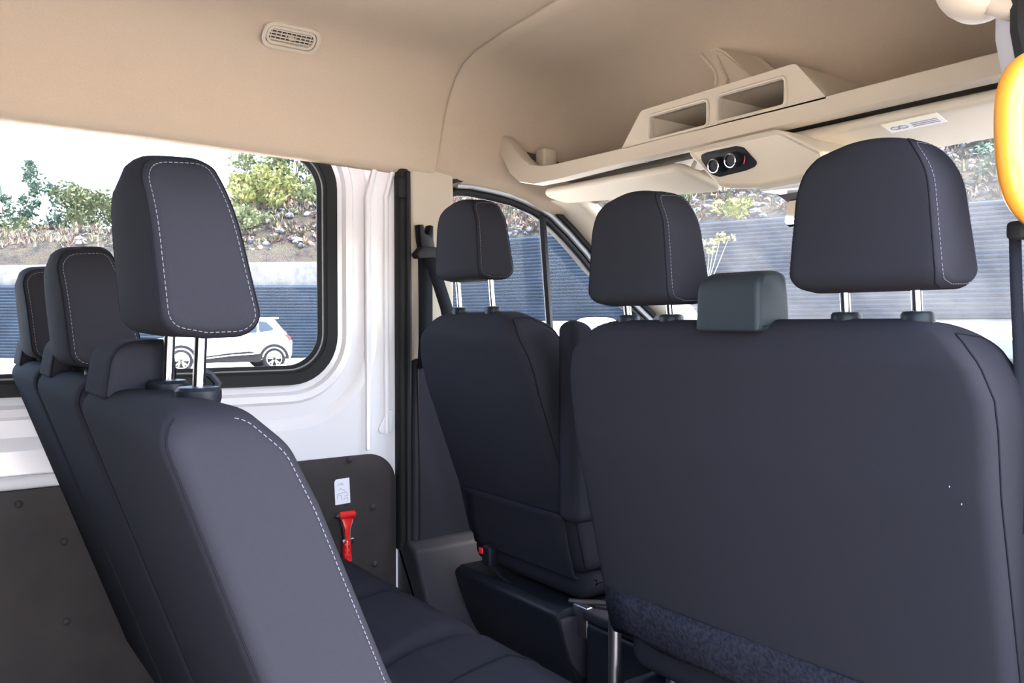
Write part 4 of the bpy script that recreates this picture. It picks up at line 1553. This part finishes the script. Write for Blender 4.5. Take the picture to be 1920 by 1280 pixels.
# bush on the slope seen over the middle headrest, and smaller ones in front
for (u, back, rx, rz, n, k, lb) in ((1378, 1.2, 0.75, 0.50, 700, 3, 'bright yellow-green bush on the slope above the fence, left of the mirror'),
                                    (1240, 5.5, 1.0, 0.8, 600, 1, 'olive shrub high on the slope above the middle headrest'), (985, 4.0, 0.8, 0.7, 500, 1, 'olive shrub on the slope beside the driver headrest'),
                                    (1800, 6.5, 0.8, 0.6, 500, 1, 'olive shrub on the slope under the right sun visor'), (1850, 2.5, 0.7, 0.5, 450, 2, 'dark green shrub on the slope left of the orange handle')):
    shrub(hill_at(u, back), rx, rz, n, LEAF[k], lb, leaf=0.09)

# tall flowering weed in front of the higher fence
wp = Vector((*hz(1312, 23.0), 0))
wp.z = ground_z((wp.x, wp.y))
wd_ = thing('flowering_weed', wp, 'tall thin weed with yellow flower heads in front of the metal fence', 'plant')
top_ = [at(u, v_, d=23.0) for u, v_ in ((1303, 470), (1318, 455), (1340, 452), (1352, 442), (1366, 447), (1330, 470), (1306, 487))]
base_ = at(1318, 560, d=23.0)
mbs, mbf = MB(), MB()
for q in top_:
    mbs.add(*tube([Vector((wp.x, wp.y, wp.z - 0.1)), base_, base_.lerp(q, 0.5) + Vector((0.05, 0, 0.05)), q], [0.03, 0.022, 0.016, 0.010], 5))
    for _ in range(26):
        c = q + Vector((random.gauss(0, 0.09), random.gauss(0, 0.09), random.gauss(0, 0.05)))
        a = Vector((random.gauss(0, 1), random.gauss(0, 1), random.gauss(0, 1))).normalized() * 0.06
        b2 = a.orthogonal().normalized() * 0.04
        mbf.add([c - a, c + b2, c + a, c - b2], [(0, 1, 2, 3)])
mbs.build('stems', mat('dry_stem', (0.14, 0.135, 0.10), rough=0.9), wd_)
mbf.build('flower_heads', mat('weed_flowers', (0.13, 0.13, 0.05), rough=0.9), wd_, smooth=False)

# ---- parked white car
rear = at(512, 693, d=23.6)
front = at(338, 701, d=22.3)
hd = Vector((front.x - rear.x, front.y - rear.y))
ang = math.atan2(-hd.x, hd.y)
WB = hd.length
sc = WB / 2.6
ctr = (Vector((rear.x, rear.y)) + Vector((front.x, front.y))) / 2
# the visible wheels are on the car's left flank: centre line is half a track further away
lat = Vector((hd.y, -hd.x)).normalized()
if lat.dot(ctr - C2) < 0:
    lat = -lat
ctr += lat * 0.75 * sc
zc = rear.z
car = thing('parked_car', (ctr.x, ctr.y, zc), 'white crossover car parked by the fence, seen through the rear side window', 'car', rotz=ang)
car.scale = (sc, sc, sc)
near = 1 if (Matrix.Rotation(ang, 2) @ Vector((1, 0))).dot(C2 - ctr) > 0 else -1
bprof = resample(rp([(-1.86, 0.45), (-1.80, 0.30), (1.95, 0.26), (2.06, 0.42), (2.04, 0.72), (1.85, 0.90), (1.10, 1.02), (0.3, 1.03), (-1.40, 1.12), (-1.70, 1.08), (-1.88, 0.85)], [0.05, 0.05, 0.06, 0.08, 0.12, 0.15, 0.1, 0.1, 0.1, 0.12, 0.1], 4), 0.2)
mk('car_body', *Pillow(bprof, 0, 1.76, 0.14).mesh(10), CARPAINT, car, angle=50, local=True)
gprof = resample(rp([(-1.74, 1.05), (1.05, 0.98), (0.35, 1.44), (-0.2, 1.56), (-1.0, 1.57), (-1.38, 1.51)], [0.02, 0.02, 0.25, 0.3, 0.3, 0.12], 4), 0.2)
mk('car_cabin', *Pillow(gprof, 0, 1.62, 0.08, taper=0.2).mesh(10), CARPAINT, car, angle=50, local=True)
mk('roof_spoiler', *rbox((0, -1.42, 1.54), (1.1, 0.24, 0.06), 0.025), CARPAINT, car, local=True)
for sx in (-1, 1):
    gx = lambda a, b, d, sx=sx: (sx * (0.81 * (1 - 0.2 * (b - 0.98) / 0.56) + d), a, b)
    for poly in ([(0.92, 1.07), (0.12, 1.08), (0.10, 1.43), (0.30, 1.39)], [(0.05, 1.08), (-0.82, 1.11), (-0.85, 1.46), (0.03, 1.45)], [(-0.90, 1.115), (-1.36, 1.19), (-1.12, 1.42), (-0.90, 1.455)]):
        mk('side_glass', *prism(rp(poly, 0.04, 3), gx, -0.01, 0.012), CARGLASS, car, local=True)
    bx = lambda a, b, d, sx=sx: (sx * (0.868 + d), a, b)
    mk('sill_cladding', *prism(rp([(-0.9, 0.25), (0.9, 0.25), (0.9, 0.40), (0.0, 0.52), (-0.6, 0.56), (-0.95, 0.48)], 0.03, 3), bx, -0.03, 0.016), CARBLACK, car, local=True)
    mk('sill_strip', *tube([(sx * 0.888, y, z) for y, z in ((0.85, 0.36), (0.0, 0.45), (-0.85, 0.50))], 0.018, 6), SILVER, car, local=True)
    for yy in (0.02, -0.88):
        mk('door_handle', *rbox((sx * 0.885, yy, 0.90), (0.03, 0.2, 0.035), 0.012), CARPAINT, car, local=True)
    mk('tail_lamp', *prism(rp([(-1.50, 1.00), (-1.78, 0.84), (-1.82, 0.94), (-1.70, 1.06)], 0.03, 3), bx, -0.09, 0.0), TAIL, car, local=True)
    for yy in (-1.3, 1.3):
        arch = [(yy + 0.44 * cos(a), 0.33 + 0.44 * sin(a)) for a in [pi * i / 14 for i in range(15)]]
        arch2 = [(yy + 0.36 * cos(a), 0.33 + 0.36 * sin(a)) for a in [pi * i / 14 for i in range(15)]]
        mk('arch_cladding', *prism(arch + list(reversed(arch2)), bx, -0.05, 0.018), CARBLACK, car, local=True)
        mk('arch_well', *prism(arch2, bx, -0.10, 0.006), DARKHOLE, car, local=True)
        wh = mk('wheel', *lathe([(0.21, -0.10), (0.30, -0.10), (0.335, -0.07), (0.335, 0.05), (0.30, 0.08), (0.235, 0.08), (0.225, 0.04), (0.10, 0.03)], (sx * 0.81, yy, 0.335), (sx, 0, 0), 28), TYRE, car, local=True)
        for k in range(5):
            a = 2 * pi * k / 5 + 0.3
            for da in (-0.22, 0.22):
                p0_ = Vector((sx * 0.875, yy + 0.05 * cos(a), 0.335 + 0.05 * sin(a)))
                p1_ = Vector((sx * 0.885, yy + 0.215 * cos(a + da), 0.335 + 0.215 * sin(a + da)))
                mk('spoke', *tube([p0_, p1_], [0.024, 0.020], 5), SILVER, wh)
        mk('wheel_rim', *tube([(sx * 0.885, yy + 0.222 * cos(a), 0.335 + 0.222 * sin(a)) for a in [2 * pi * i / 24 for i in range(24)]], 0.014, 6, closed=True), SILVER, wh)
mk('windscreen', *prism(rp([(-0.60, 1.05), (0.60, 1.05), (0.48, 1.38), (-0.48, 1.38)], 0.05, 3), lambda a, b, d: (a, 0.99 - (b - 1.02) * 1.55 + d, b + 0.02), -0.02, 0.02), CARGLASS, car, local=True)
mk('rear_window', *prism(rp([(-0.52, 1.12), (0.52, 1.12), (0.46, 1.40), (-0.46, 1.40)], 0.05, 3), lambda a, b, d: (a, -1.72 + (b - 1.06) * 0.78 + d, b), -0.02, 0.02), CARGLASS, car, local=True)
mk('front_grille', *rbox((0, 2.03, 0.55), (1.2, 0.08, 0.28), 0.03), CARBLACK, car, local=True)
